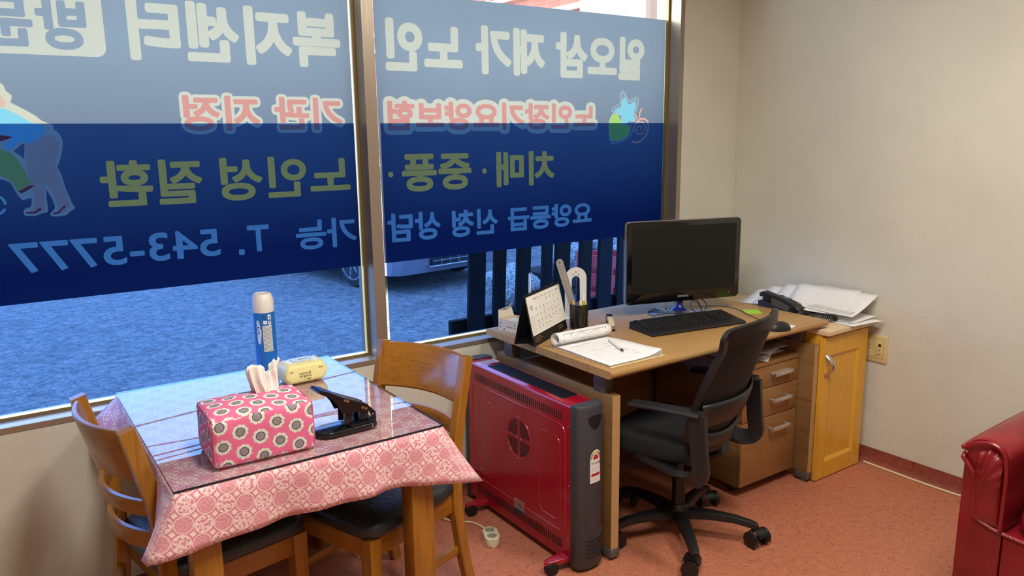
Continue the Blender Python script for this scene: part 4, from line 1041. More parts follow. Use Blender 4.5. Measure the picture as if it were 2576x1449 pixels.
for i, y in enumerate(rowsy):
    if i == 0:
        for c in [0] + [2 + k for k in range(4)] + [6.5 + k for k in range(4)] + [11 + k for k in range(4)]: key(x0 + (c + .5) * P, y)
    elif i == 1:
        for c in range(13): key(x0 + (c + .5) * P, y)
        key(x0 + 14 * P, y, 2)
    elif i == 2:
        key(x0 + .75 * P, y, 1.5)
        for c in range(12): key(x0 + (c + 2) * P, y)
        key(x0 + 14.25 * P, y, 1.5)
    elif i == 3:
        key(x0 + .875 * P, y, 1.75)
        for c in range(11): key(x0 + (c + 2.25) * P, y)
        key(x0 + 13.9 * P, y, 2.2)
    elif i == 4:
        key(x0 + 1.1 * P, y, 2.2)
        for c in range(10): key(x0 + (c + 2.75) * P, y)
        key(x0 + 13.6 * P, y, 2.7)
    else:
        for c, w_ in ((.6, 1.2), (1.85, 1.2), (3.1, 1.2), (6.8, 6), (10.5, 1.2), (11.8, 1.2), (13.1, 1.2), (14.4, 1.2)): key(x0 + c * P, y, w_)
    for c in range(3):
        if i not in (3, ) and not (i == 4 and c != 1): key(x0 + (16 + c) * P, y)
    if i > 0:
        for c in range(4): key(x0 + (19.75 + c) * P, y)
ko = keys.build('keys', KEY, kb, smooth=False); ko['kind'] = 'stuff'
# mouse
ms = thing('mouse', 'black computer mouse beside the keyboard partly behind the chair back', 'mouse', (2.748, 1.985, D), radians(-12))
P = []
for i in range(13):
    u = -1 + 2*i/12; k = max(.02, 1 - abs(u)**3.2) ; P.append([(u * .058, .032 * k**.5 * cos(a), max(0, .036 * k**.6 * (1 - .15*u) * sin(a))) for a in [pi*j/12 for j in range(13)]])
MB().grid(P, cap=False).build('mouse_shell', KBK, ms, ang=70)
MB().box(-.05, -.03, -.004, .004, .022, .027, .002).build('scroll_wheel', KEY, ms)
sheet('paper_sheet', 2.822, 1.995, D, .075, .05, .3, 'small white slip of paper under the computer mouse')
# sticky notes
tag(MB().box(-.037, .037, -.037, .037, 0, .0035).build('sticky_note_pad', plain('lime_note', '#a6d93c', .7), smooth=False, loc=(2.928, 2.266, D), rot=(0, 0, radians(-38))), 'lime green sticky note pad on the right side of the desk', 'sticky notes')
# stapler
st = thing('stapler', 'black and cream stapler standing on the desk beside the writing pad', 'stapler', (2.205, 2.45, D), radians(-126))
CR = plain('stapler_cream', '#d6c79a', .35)
MB().box(-.065, .070, -.014, .014, 0, .006, .002).build('base', BLK, st)
MB().sweep([(-.06, 0, .030), (-.03, 0, .036), (.03, 0, .030), (.066, 0, .020)], [(-.013, -.006), (.013, -.006), (.011, .006), (-.011, .006)], up=(0, 0, 1)).build('arm', CR, st, ang=30)
MB().box(-.072, -.035, -.0145, .0145, .006, .045, .005).build('hinge', BLK, st)
MB().box(.058, .071, -.0125, .0125, .009, .024, .002).build('head', CHR, st)
# pen cup and what it holds
cup = thing('pen_cup', 'black wire mesh pen cup on the desk behind the calendar', 'pen cup', (2.092, 2.53, D))
def mesh_mat(name, sc, thr, col):
    t = NT(name); t.b.inputs['Base Color'].default_value = lin(col); t.b.inputs['Roughness'].default_value = .4; t.b.inputs['Metallic'].default_value = .3
    x, y, z = t.sep(t.coord()); a = t.math('ARCTAN2', y, x)
    f = t.math('ABSOLUTE', t.math('SINE', t.math('ADD', t.math('MULTIPLY', a, sc[0]), t.math('MULTIPLY', z, sc[1]))))
    g = t.math('ABSOLUTE', t.math('SINE', t.math('SUBTRACT', t.math('MULTIPLY', a, sc[0]), t.math('MULTIPLY', z, sc[1]))))
    t.link(t.math('LESS_THAN', t.math('MINIMUM', f, g), thr), t.b.inputs['Alpha']); return t.m
MB().lathe([(.040, .0), (.041, .108)], 40, cap=False).build('mesh_wall', mesh_mat('black_wire_mesh', (18, 420), .74, '#101010'), cup)
c = MB(); c.lathe([(.0, .001), (.041, .001), (.042, .004), (.040, .006), (.0, .006)], 32, cap=False).build('cup_bottom', DARKM, cup)
MB().tube([(.041*cos(a*pi/16), .041*sin(a*pi/16), .108) for a in range(32)], .002, 6, closed=True).build('cup_rim', DARKM, cup)
def pen(bx, by, tx, ty, tz, col, label, cap=None, r=.0042, extra=None):
    o = thing('pen', label, 'pen', (2.092, 2.53, D)); a = Vector((bx, by, .008)); b_ = Vector((tx, ty, tz))
    MB().cyl(a, a.lerp(b_, .8), r).build('barrel', plain('pen_' + col[1:], col, .35), o)
    MB().cyl(a.lerp(b_, .8), b_, r * 1.08, r * .85).build('pen_end', plain('pen_' + (cap or col)[1:], cap or col, .35), o)
    if extra: MB().box(b_.x - .0015, b_.x + .0015, b_.y - .008, b_.y - .0055, b_.z - .03, b_.z, .0005).build('clip', plain('pen_' + (cap or col)[1:], cap or col, .35), o)
    return o
pen(.000, .008, -.014, .012, .148, '#1f3fae', 'blue topped pen standing behind the others in the mesh cup', '#2446c4', .005, 1)
pen(-.02, 0, -.034, -.004, .128, '#d9b646', 'short yellow pencil leaning left in the mesh cup', '#e2c35a', .004)
pen(-.006, -.02, -.013, -.028, .130, '#ddd8b4', 'cream capped marker at the front of the mesh cup', '#e7e4cd', .0065)
pen(.012, -.012, .010, -.018, .152, '#e0bb2c', 'yellow highlighter with a white cap in the mesh cup', '#eeeade', .0068, 1)
pen(.006, -.026, .012, -.032, .120, '#d8b53a', 'short yellow pen at the front right of the mesh cup', '#efe6a8', .0042)
pen(.02, .012, .028, .006, .146, '#7fae3a', 'green pen at the right side of the mesh cup', '#93c34a', .0042, 1)
pen(.026, -.01, .035, -.015, .112, '#20307a', 'dark blue pen at the right edge of the mesh cup', '#22346a', .006)
rl = thing('ruler', 'long grey steel ruler leaning out of the mesh pen cup', 'ruler', (2.092, 2.53, D))
MR = Matrix.Translation((.010, .012, .012)) @ Matrix.Rotation(radians(-20.5), 4, 'Y') @ Matrix.Rotation(radians(-22), 4, 'Z') 
MB().prism([(-.016, 0), (.016, 0), (.016, .305)] + arc(0, .305, .016, 0, 180, 8)[1:-1] + [(-.016, .305)], -.0005, .0005, 0, MR @ Matrix.Rotation(pi/2, 4, 'X')).build('ruler_blade', plain('ruler_grey', '#a8a49c', .4, .3), rl, smooth=False)
m = MB(); random.seed(5)
for k in range(60):
    z = .03 + k * .0045
    if z < .29: m.box(.016 - (.009 if k % 5 == 0 else .005), .0155, -.0009, -.0006, z, z + .0006, 0, MR)
    if k % 3 == 0: m.box(-.010, .000, -.0009, -.0006, z, z + .0016, 0, MR)
m.cyl((0, -.0006, .305), (0, -.0010, .305), .0035, M=MR); m.build('ruler_markings', INK, rl, smooth=False)
# arch shaped ends
def arch(x, y, rz, label, w_=.052, h=.236):
    o = thing('arch_stand', label, 'bookend', (x, y, D), rz, 'white arch stands on the desk')
    out = [(w_, 0)] + arc(0, h - w_, w_, 0, 180, 20) + [(-w_, 0)]; iw = w_ * .42
    inn = [(iw, .07)] + arc(0, h - w_ - .008, iw * .9, 0, 180, 14) + [(-iw, .07)]
    q = [out, inn]; mb = flat_mesh(q, lambda a, b_: (a, 0, b_)); p = mb.build('arch_plate', plain('arch_white', '#e6e4de', .4), o, smooth=False)
    md = p.modifiers.new('s', 'SOLIDIFY'); md.thickness = .004; md.offset = 0
    m = MB()
    for dx, dz in ((0, .0), (-.014, -.010), (.012, -.012)): m.cyl((dx, -.0021, h - .022 + dz), (dx, -.0028, h - .022 + dz), .0028, n=8)
    m.build('punched_marks', INK, o); MB().box(-w_, w_, -.03, .03, 0, .003, .001).build('arch_foot', plain('arch_white', '#e6e4de', .4), o)
    return o
arch(2.205, 2.69, radians(-20), 'white arch shaped stand right behind the mesh pen cup')
arch(1.962, 2.715, radians(58), 'white arch shaped stand seen edge on behind the calendar', .05, .232)
# calendar
cl = thing('desk_calendar', 'tent shaped desk calendar showing month 03 on a black cardboard base', 'calendar', (1.748, 2.392, D), radians(28.5))
CBK = plain('card_black', '#0f0f10', .5); W_, Hc, Dp = .338, .203, .088
def panel(mb, y0, z0, y1, z1, x0, x1, th):
    a, b_ = Vector((0, y0, z0)), Vector((0, y1, z1)); n = Vector((0, -(b_ - a).z, (b_ - a).y)).normalized() * th
    mb.grid([[(x, *(p + q)[1:]) for p, q in ((a, n*0), (b_, n*0), (b_, n), (a, n))] for x in (x0, x1)], closev=True, cap=True)
b = MB(); panel(b, 0, 0, Dp/2, Hc, 0, W_, .002); b.build('front_board', CBK, cl, smooth=False)
b = MB(); panel(b, Dp, 0, Dp/2, Hc, 0, W_, -.002); b.build('back_board', CBK, cl, smooth=False)
b = MB(); b.grid([[(x, .004, .003), (x, .03, .012), (x, Dp - .004, .003)] for x in (0, W_)]); b.build('base_fold', CBK, cl, smooth=False)
fy = lambda z, o=0: z / Hc * Dp/2 - o
pg = MB(); panel(pg, fy(.042, .003), .042, fy(.196, .003), .196, .006, W_ - .004, .0022); pg.build('page', plain('page_white', '#e9e6dc', .8), cl, smooth=False)
def cal_pt(x, z, o=.0058): return (x, fy(z, o), z)
def cal_rects(rs, name, mat):
    mb = MB()
    for x0_, x1_, z0_, z1_ in rs: mb.quad(cal_pt(x0_, z0_), cal_pt(x1_, z0_), cal_pt(x1_, z1_), cal_pt(x0_, z1_))
    mb.build(name, mat, cl, smooth=False)
def cal_text(txt, x0_, x1_, z0_, z1_, mat, name='printed_text', o=.0058):
    flat_mesh(fit_polys(text_polys(txt, 2), x0_, x1_, z0_, z1_), lambda a, b_: cal_pt(a, b_, o)).build(name, mat, cl, smooth=False)
cal_text('03', .024, .044, .142, .160, plain('ink_grey', '#55565a', .7))
GI = plain('ink_grey', '#55565a', .7); random.seed(2)
r = []
for wk in range(5):
    for dy in range(7):
        x = .072 + dy * .036; z = .163 - wk * .0245
        if (wk == 0 and dy < 3) or (wk == 4 and dy > 3): continue
        r.append((x, x + .005, z, z + .005))
        if random.random() < .55: r.append((x - .001, x + random.uniform(.008, .024), z - .008, z - .0068))
cal_rects(r, 'day_numbers', GI)
cal_rects([(.066, .090, .178, .184)], 'sunday_heading', plain('ink_red', '#d88a84', .7))
cal_rects([(.100 + k * .036, .120 + k * .036, .179, .183) for k in range(5)], 'weekday_heading', plain('ink_pale', '#b9b7b2', .7))
cal_rects([(.284, .304, .178, .184)], 'saturday_heading', plain('ink_blue', '#8f9fce', .7))
cal_rects([(.012, .012 + random.uniform(.02, .04), .052 + k * .006, .0532 + k * .006) for k in range(12)], 'side_notes', plain('ink_pale', '#b9b7b2', .7))
for grp in (((.020, .030, .055), (.020, .022, .062), (.020, .014, .048)), ((.245, .026, .052), (.250, .017, .05))):
    gp = MB()
    for x_, z_, l_ in grp:
        q_ = 0
        while q_ < l_:
            w2 = random.uniform(.003, .008); gp.quad(cal_pt(x_+q_, z_, .0024), cal_pt(x_+q_+w2, z_, .0024), cal_pt(x_+q_+w2, z_+.004, .0024), cal_pt(x_+q_, z_+.004, .0024)); q_ += w2 + .0015
    gp.build('gold_print', plain('gold_print', '#7a6640', .5), cl, smooth=False)
sp = MB(); pts = []
for k in range(44 * 10): 
    a = 2*pi*k/10; pts.append((.008 + k/440 * (W_ - .014), Dp/2 + .0065 * cos(a), Hc - .001 + .0065 * sin(a)))
sp.tube(pts, .0007, 4).build('wire_spiral', plain('wire_dark', '#3a3a3c', .3, .8), cl)
# card box
bx = thing('card_box', 'small open cardboard box of cards at the back left corner of the desk', 'box', (1.793, 2.715, D), radians(-79.5))
CARD = plain('printed_card', '#d9cbae', .7); L_, Wd, Hh = .155, .095, .052
b = MB(); b.box(0, L_, 0, .0015, 0, Hh); b.box(0, L_, Wd - .0015, Wd, 0, Hh); b.box(0, .0015, .0015, Wd - .0015, 0, Hh); b.box(L_ - .0015, L_, .0015, Wd - .0015, 0, Hh); b.box(.0015, L_ - .0015, .0015, Wd - .0015, 0, .0015)
b.build('tray', CARD, bx, smooth=False)
b = MB(); b.grid([[(0, -.0005 + Wd, Hh), (0, Wd + .0, Hh + .001)], [(L_ - .01, Wd, Hh), (L_ - .01, Wd, Hh + .001)]])
lid = MB(); lid.grid([[(.000, .0, Hh), (-.012, .012, Hh + .034), (.004, .05, Hh + .040)], [(.000, Wd, Hh), (-.012, Wd - .006, Hh + .040), (.012, Wd - .02, Hh + .062)]]); lo = lid.build('open_flap', CARD, bx, smooth=False); lo.modifiers.new('s', 'SOLIDIFY').thickness = .001
flat_mesh(fit_polys(text_polys('Business card', 2), .050, .105, .0195, .0275), lambda a, b_: (a, -.0005, b_)).build('printed_text', plain('ink_brown', '#4a3c34', .7), bx, smooth=False)
m = MB(); random.seed(8)
for x, z in ((.015, .035), (.012, .018), (.035, .010), (.13, .036), (.142, .012), (.115, .014), (.098, .036)):
    for k in range(5):
        a = 2*pi*k/5; m.box(x + .003*cos(a) - .0012, x + .003*cos(a) + .0012, -.0006, -.0001, z + .003*sin(a) - .0012, z + .003*sin(a) + .0012)
m.build('printed_flowers', plain('ink_brown', '#4a3c34', .7), bx, smooth=False)
m = MB()
for k in range(5): m.box(.03 + k*.02, .032 + k*.02, .012, Wd - .012, .003, .046, 0, T(0, 0, 0))
m.build('cards', WHITE, bx, smooth=False)
# writing pad
wp = thing('writing_pad', 'open white writing pad with its pages rolled over the far edge', 'notepad', (1.935, 2.17, D), 0)
m = MB(); m.box(-.135, .140, -.178, .165, 0, .0025, .001); m.build('backing_board', plain('board_tan', '#d8bd8e', .7), wp, smooth=False)
P_ = MB()
for k in range(4):
    z = .003 + k*.0022; dx = -.002*k; e = .004*(3-k)
    P_.grid([[(x + dx + .004*(v) , -.172 + .330*v + e*.3, z + .0045*(k+1)*max(0, (x/.13))**3*(1-v)*1.0 + .001*sin(v*7 + k)) for v in [j/12 for j in range(13)]] for x in [-.13 + .262*i/12 for i in range(13)]])
o = P_.build('pages', WHITE, wp, ang=60); o.modifiers.new('s', 'SOLIDIFY').thickness = .0006
R = MB()
def spiral(x, k): 
    out = []
    for i in range(34):
        a = radians(-90 + i * 16.5); rr = .027 - .00025 * i
        out.append((x, .152 + rr * cos(a) * 1.1 - .001, .0085 + .030 + rr * sin(a) * .98))
    return out
R.grid([spiral(x, 0) for x in [-.136 + .275*i/10 for i in range(11)]]); o = R.build('rolled_pages', WHITE, wp, ang=70); o.modifiers.new('s', 'SOLIDIFY').thickness = .0012
random.seed(11); m = MB()
def scrib(mb, x, y, z, l):
    t_ = 0
    while t_ < l:
        w_ = random.uniform(.002, .006); mb.box(x + t_, x + t_ + w_, y - .0006, y + .0006 + random.uniform(0, .0015), z, z + .0002, 0, T(0, 0, 0)); t_ += w_ + random.uniform(.001, .003)
for x, y, l in ((-.10, .10, .05), (-.03, .108, .035), (.02, -.02, .05), (.03, -.035, .04), (.045, -.05, .05), (.06, -.08, .035), (.035, .06, .03), (.05, -.11, .04), (-.06, .02, .02), (.02, .03, .045)): scrib(m, x, y, .0112 + max(0, x/.13)**3*.006, l)
m.build('handwriting', plain('pencil_grey', '#8f9094', .8), wp, smooth=False)
m = MB()
def roll_pt(x, a): return (x, .152 + .0284*cos(a)*1.1 - .001, .0385 + .0284*sin(a)*.98)
for x0_, x1_, a0, a1 in ((-.11, .11, 200, 203), (-.11, .11, 128, 131), (-.11, -.108, 128, 203), (.108, .11, 128, 203)):
    m.quad(roll_pt(x0_, radians(a0)), roll_pt(x1_, radians(a0)), roll_pt(x1_, radians(a1)), roll_pt(x0_, radians(a1)))
for k in range(26):
    x = random.uniform(-.09, .06); a = random.choice((138, 150, 160, 172, 184, 192)); w_ = random.uniform(.008, .03)
    m.quad(roll_pt(x, radians(a)), roll_pt(x + w_, radians(a)), roll_pt(x + w_, radians(a + 2)), roll_pt(x, radians(a + 2)))
m.build('printed_form', plain('pencil_grey', '#8f9094', .8), wp, smooth=False)
pn = thing('pen', 'white pen with black tips lying across the open writing pad', 'pen', (1.985, 2.172, D + .0165), math.atan2(-.145, -.060))
MB().cyl((-.07, 0, 0), (.06, 0, 0), .0042).build('barrel', plain('pen_white', '#e8e8ea', .3), pn); MB().cyl((.06, 0, 0), (.078, 0, 0), .0044, .0035).build('pen_end', INK, pn); MB().cyl((-.085, 0, 0), (-.07, 0, 0), .0018, .0042).build('pen_tip', INK, pn)

# ================================================================ telephone and papers on the cabinet
CZ = .7189
tp = thing('telephone', 'black corded desk telephone on the low cabinet beside the papers', 'telephone', (3.162, 2.245, CZ), radians(-86))
PBK = plain('phone_black', '#1c1e20', .4); PB2 = plain('phone_button', '#303235', .45)
b = MB(); b.grid([[(-.10, y, 0), (.10, y, 0), (.10, y, .022), (.085, y, .028), (-.08, y, .070), (-.10, y, .066)] for y in (-.092, -.088, .084, .088)], closev=True, cap=True); b.build('base', PBK, tp, ang=30)
sz = lambda x: .028 + (.085 - x) * (.042/.165)
MS = Matrix.Translation((.0, 0, sz(0))) @ Matrix.Rotation(math.atan(.042/.165), 4, 'Y')
k_ = MB()
for i in range(5):
    for j in range(3): k_.box(-.012 + i*.0185, .001 + i*.0185, .010 + j*.024, .027 + j*.024, .0005, .005, .001, MS)
kk = k_.build('keypad', PB2, tp, smooth=False)
MB().box(-.068, -.040, .008, .082, .0005, .003, .001, MS).build('display', plain('lcd', '#6f7568', .25), tp)
MB().box(-.034, -.022, .008, .082, .0005, .004, .001, MS).build('function_keys', PB2, tp)
hs = MB().sweep([(-.105, -.055, .092), (-.085, -.055, .098), (-.05, -.055, .095), (.0, -.055, .085), (.055, -.055, .068), (.09, -.055, .056), (.108, -.055, .046)], [(-.022, -.010), (.022, -.010), (.024, 0), (.018, .011), (-.018, .011), (-.024, 0)], up=(0, 0, 1), rad=[.9, 1.1, .8, .72, .8, 1.1, .9]).build('handset', PBK, tp, ang=35)
MB().cyl((-.075, -.055, .068), (-.075, -.055, .088), .022).build('handset_cradle', PBK, tp); MB().cyl((.07, -.055, .030), (.07, -.055, .052), .022).build('handset_cradle', PBK, tp)
base = smoothpath([(.115, -.05, .040), (.150, -.035, .020), (.190, -.035, .012), (.232, -.02, .014), (.245, .018, .014), (.215, .035, .014), (.175, .02, .014), (.12, .02, .012)], 26)
coil = []
for i, p in enumerate(base): 
    a = i * 1.15; coil.append(p + Vector((cos(a) * .004, cos(a) * .006, sin(a) * .0085 + .002)))
MB().tube(coil, .0018, 5).build('coiled_cord', plain('cord_black', '#0d0d0d', .35), tp)
# papers: fan of sheets rising against the right wall
lbl = ['white sheet lying lowest and furthest forward in the fanned pile on the cabinet', 'sheet with blue ruled lines near the bottom of the pile on the cabinet', 'white sheet furthest left in the fanned pile behind the telephone', 'white sheet second from the left in the fanned pile behind the telephone', 'narrow visible white sheet in the middle of the fanned pile', 'white sheet with a pointed top behind the printed form', 'printed form with a grey table lying topmost on the pile']
spec = [(3.295, 2.045, -.10, .000, 0), (3.305, 2.08, -.02, .004, .01), (3.285, 2.39, .18, .010, .050), (3.29, 2.32, .14, .015, .072), (3.298, 2.25, .06, .020, .085), (3.287, 2.15, .17, .026, .098), (3.305, 2.08, -.04, .032, .088)]
for k, ((x, y, rz, z0, up), lb) in enumerate(zip(spec, lbl)):
    w_, l = (.215 if k < 1 else .19), .31
    def cv(a, b_, up=up, k=k): return .0035 + up * max(0, (a + .108) / .215) ** 1.5 + .002 * sin(b_ * 20 + k)
    o = sheet('paper_sheet', x, y, CZ + z0, w_, l, rz, lb, 'paper', 'papers piled on the low cabinet', cv)
    if k == 1:
        m = MB()
        for xx in (-.088, -.080, -.072): m.grid([[(xx + s, -.15 + .30*i/10, cv(xx, -.15 + .30*i/10) + .0009) for s in (0, .002)] for i in range(11)])
        m.build('ruled_lines', plain('ink_blue_line', '#4a5a9c', .7), o)
    if k == 6:
        m = MB(); random.seed(4)
        for xx in [-.080 + .009*q for q in range(4)]:
            for i in range(9): m.grid([[(xx + s, -.14 + .03*i + .026*u, cv(xx + s, -.14 + .03*i + .026*u) + .0009) for s in (0, .0035)] for u in (0, .5, 1)])
        m.build('printed_table', plain('ink_pale', '#b9b7b2', .7), o)
# ================================================================ office chair (local: +x forward, y left, origin on the floor)
BP = plain('black_nylon', '#131415', .42); BF = plain('black_fabric', '#0a0b0c', .9, bump=(300, .2, .001)); GP = plain('charcoal_nylon', '#202224', .4)
def rgba_mesh():
    t = NT('chair_mesh'); t.b.inputs['Base Color'].default_value = lin('#0c0c0d'); t.b.inputs['Roughness'].default_value = .7
    x, y, z = t.sep(t.coord()); f = t.math('ABSOLUTE', t.math('SINE', t.math('MULTIPLY', y, 1300))); g = t.math('ABSOLUTE', t.math('SINE', t.math('MULTIPLY', z, 1300)))
    t.link(t.math('LESS_THAN', t.math('MINIMUM', f, g), .985), t.b.inputs['Alpha']); return t.m
oc = thing('office_chair', 'black mesh back swivel chair on castors in front of the desk', 'office chair', (2.16, 1.985, 0), radians(107))
base = MB(); hub = MB(); hub.lathe([(.03, .05), (.042, .06), (.042, .12), (.030, .135)], 24).build('hub', BP, oc)
MB().lathe([(.026, .12), (.026, .25), (.017, .25), (.017, .37)], 20).build('gas_lift', BP, oc)
rot0 = math.atan2(1.745 - 1.985, 2.345 - 2.16) - radians(107)
for k in range(5):
    a = rot0 + 2*pi*k/5; M_ = Matrix.Rotation(a, 4, 'Z')
    arm = MB().sweep([(.03, 0, .098), (.12, 0, .104), (.22, 0, .098), (.285, 0, .084), (.305, 0, .078)], [(-.026, -.017), (.026, -.017), (.022, .010), (.014, .014), (-.014, .014), (-.022, .010)], M=M_, up=(0, 0, 1), rad=[1.1, .95, .8, .72, .6]).build('base_spoke', BP, oc, ang=35)
    cs = MB(); Mc = M_ @ Matrix.Translation((.297, 0, 0)) @ Matrix.Rotation([2.4, .9, 2.0, .3, 1.2][k], 4, 'Z')
    cs.cyl((0, 0, .055), (0, 0, .078), .014, M=Mc)
    for s in (-1, 1): cs.lathe([(0, 0), (.022, 0), (.031, .004), (.0325, .011), (.0325, .019), (0, .019)], 24, Mc @ Matrix.Translation((-.014, s*.023, .0327)) @ Matrix.Rotation(s * -pi/2, 4, 'X') , cap=False)
    cs.grid([[(-.014 + .035*cos(t), y, .0327 + .035*sin(t)) for t in [radians(20 + 140*i/10) for i in range(11)]] for y in (-.021, .021)], M=Mc)
    cs.build('castor', BP, oc, ang=40)
# seat
rows = []
for k, (s, z) in enumerate([(.82, .392), (.95, .398), (1.0, .415), (1.0, .432), (.97, .450), (.90, .460), (.6, .466), (.01, .468)]):
    rows.append([(.215 * s * abs(cos(a))**.5 * (1 if cos(a) > 0 else -1) + .06, .245 * s * abs(sin(a))**.5 * (1 if sin(a) > 0 else -1), z - .02 * max(0, cos(a))**2 * s) for a in [2*pi*i/48 + .001 for i in range(48)]])
MB().grid(rows, closev=True, cap=True).build('seat', BF, oc, ang=60)
MB().box(-.11, .13, -.10, .10, .345, .392, .015).build('seat_mechanism', BP, oc)
# back: curved frame in (y,z), leaning back
def bp(y, z, o=0):
    u = y / .235; lean = -.098 - (z - .45) * .315 ; curve = .065 * u * u
    return Vector((lean + curve - .08 + o, y, z))
hwid = lambda z: .218 - .018 * min(1, max(0, (z - .42) / .5)) + .028 * sin(min(1, max(0, (z - .42) / .5)) * pi) 
outl = [(-.20, .912)] + [(-.222, .895)] + [(-hwid(z), z) for z in (.85, .78, .70, .62, .55)] + [(-.215, .50), (-.15, .455), (-.05, .44), (.05, .44), (.15, .455), (.215, .50)] + [(hwid(z), z) for z in (.55, .62, .70, .78, .85)] + [(.222, .895), (.20, .912), (.1, .922), (0, .925), (-.1, .922)]
fp = smoothpath([bp(y, z) for y, z in outl], 3, True)
MB().sweep(fp, [(-.019, -.009), (.019, -.009), (.019, .009), (-.019, .009)], closed=True, up=(1, 0, 0)).build('back_frame', BP, oc, ang=35)
P_ = []
for j in range(15):
    z = .45 + (.915 - .45) * j/14; hw_ = hwid(z) - .006 if z > .5 else .155 + (z - .45) / .05 * .06
    P_.append([bp(-hw_ + 2*hw_*i/16, z, .004) for i in range(17)])
MB().grid(P_).build('back_mesh', rgba_mesh(), oc, ang=60)
P_ = []
for z, o_ in ((.545, -.012), (.56, -.018), (.63, -.018), (.645, -.012)): P_.append([bp(-.225 + .45*i/16, z, o_) for i in range(17)])
MB().grid(P_).build('lumbar_band', GP, oc, ang=40).modifiers.new('s', 'SOLIDIFY').thickness = .008
P_ = []
for z, o_ in ((.432, -.004), (.445, -.014), (.485, -.014), (.50, -.004)): P_.append([bp(-.19 + .38*i/16, z + .03*((-.19 + .38*i/16)/.19)**2, o_) for i in range(17)])
MB().grid(P_).build('lower_band', GP, oc, ang=40).modifiers.new('s', 'SOLIDIFY').thickness = .008
MB().sweep([(-.05, 0, .365), (-.10, 0, .365), (-.15, 0, .375), (-.185, 0, .40), bp(0, .445, .006)], [(-.035, -.008), (.035, -.008), (.035, .008), (-.035, .008)], up=(1, 0, 0)).build('back_spine', BP, oc, ang=35)
for s in (-1, 1):
    y = s * .258
    a = MB().sweep(smoothpath([(.075, y, .612), (-.02, y, .618), (-.12, y, .621), (-.20, y, .622)], 4), [(-.026, -.007), (.026, -.007), (.03, 0), (.024, .008), (-.024, .008), (-.03, 0)], up=(0, 0, 1)).build('armrest_pad', GP, oc, ang=40)
    MB().sweep(smoothpath([(-.188, y, .618), (-.192, y, .56), (-.200, y, .47), (-.205, y, .40), (-.165, y - s*.01, .372), (-.05, y - s*.03, .385), (.06, y - s*.05, .405), (.13, y - s*.09, .42)], 4), [(-.012, -.030), (.012, -.030), (.012, .030), (-.012, .030)], up=(1, 0, .2), rad=None).build('armrest_bracket', GP, oc, ang=40)

# ================================================================ heater
ht = thing('heater', 'red panel heater with dark grey ends standing against the side of the desk', 'heater', (1.700, 2.38, 0))
RD = plain('heater_red', '#940a20', .22, coat=.3, var=(3, .03)); HG = plain('heater_grey', '#3b3d41', .5, bump=(400, .15, .0005)); HB = plain('heater_black', '#0c0c0e', .6)
hx, y0, y1, z0, z1 = .062, -.355, .345, .030, .640
def slotmat():
    return HB
b = MB(); b.grid([[(-hx, y, z0), (-hx, y, z1 - .012), (-hx + .004, y, z1 - .004), (-hx + .012, y, z1), (hx - .012, y, z1), (hx - .004, y, z1 - .004), (hx, y, z1 - .012), (hx, y, z0)] for y in (y0, y1)], closev=True, cap=True)
b.build('body', RD, ht, ang=30)
def vent(zc, hh, n, ya, yb, zslope=0):
    m = MB()
    for k in range(n):
        y = ya + (yb - ya) * k / (n - 1); m.box(-hx - .0006, -hx + .0003, y - .0028, y + .0028, zc - hh, zc + hh)
    o = m.build('side_vent', HB, ht, smooth=False); return o
vent(.588, .016, 46, -.30, .285); vent(.085, .018, 46, -.30, .285)
tv = MB(); tv.box(-.034, .036, -.275, .235, z1 - .0002, z1 + .0006); tv.build('top_grille', HB, ht, smooth=False)
m = MB()
for k in range(6): m.box(-.032 + k*.0125, -.027 + k*.0125, -.272, .232, z1 + .0007, z1 + .0035)
m.build('grille_fins', plain('fin_dark', '#16161a', .4), ht, smooth=False)
MB().box(-.048, .046, .262, .305, z1 + .0002, z1 + .001).build('top_label', plain('label_pink', '#d9b9bd', .5), ht, smooth=False)
m = MB(); 
for k in range(4): m.box(-.038, .036, .268 + k*.009, .2705 + k*.009, z1 + .0011, z1 + .0014)
m.build('label_text', INK, ht, smooth=False)
RD2 = plain('heater_red_relief', '#b3182f', .2, coat=.3, var=(3, .02))
def relief(pts, r=.0025, nm='pressed_line', closed=True):
    MB().tube([Vector((-hx - .0002, y, z)) for y, z in pts], r, 6, closed=closed).build(nm, RD2, ht)
relief(rrect(-.325, .315, .135, .555, .035)); relief(rrect(.145, .265, .17, .50, .03), .0018); relief(rrect(-.295, -.165, .17, .50, .03), .0018)
fy, fz, fr_ = -.030, .415, .082
relief([(fy + fr_*cos(a*pi/20), fz + fr_*1.06*sin(a*pi/20)) for a in range(40)], .002)
m = MB()
for q in range(4):
    for rr in (.022, .0315, .041, .0505, .060, .0695):
        a0, a1 = 90*q + 3 + 500/(rr*1000)*.55, 90*q + 87 - 500/(rr*1000)*.55
        pts = arc(fy, fz, rr, a0, a1, 8)
        m.grid([[(-hx - .0007, y, z) for y, z in ((p[0], p[1]), (fy + (p[0]-fy)*(rr+.005)/rr, fz + (p[1]-fz)*(rr+.005)/rr))] for p in pts])
m.build('fan_grille', HB, ht, smooth=False)
m = MB()
for y, z in [(y0 + .012, .56), (y0 + .012, .33), (y0 + .012, .12), (y1 - .012, .56), (y1 - .012, .33), (y1 - .012, .12), (fy + .014, fz - .002), (fy - .014, fz - .002), (.245, .185), (.23, .185)]: MB().cyl((-hx, y, z), (-hx - .002, y, z), .0032, n=10).build('screw', CHR, ht)
MB().box(-hx - .0008, -hx, -.062, .006, .088, .150).build('rating_plate', plain('plate_grey', '#8b7f78', .4), ht, smooth=False)
MB().box(-hx - .0011, -hx - .0008, -.062, .006, .088, .108).build('rating_plate_band', INK, ht, smooth=False)
m = MB(); random.seed(6)
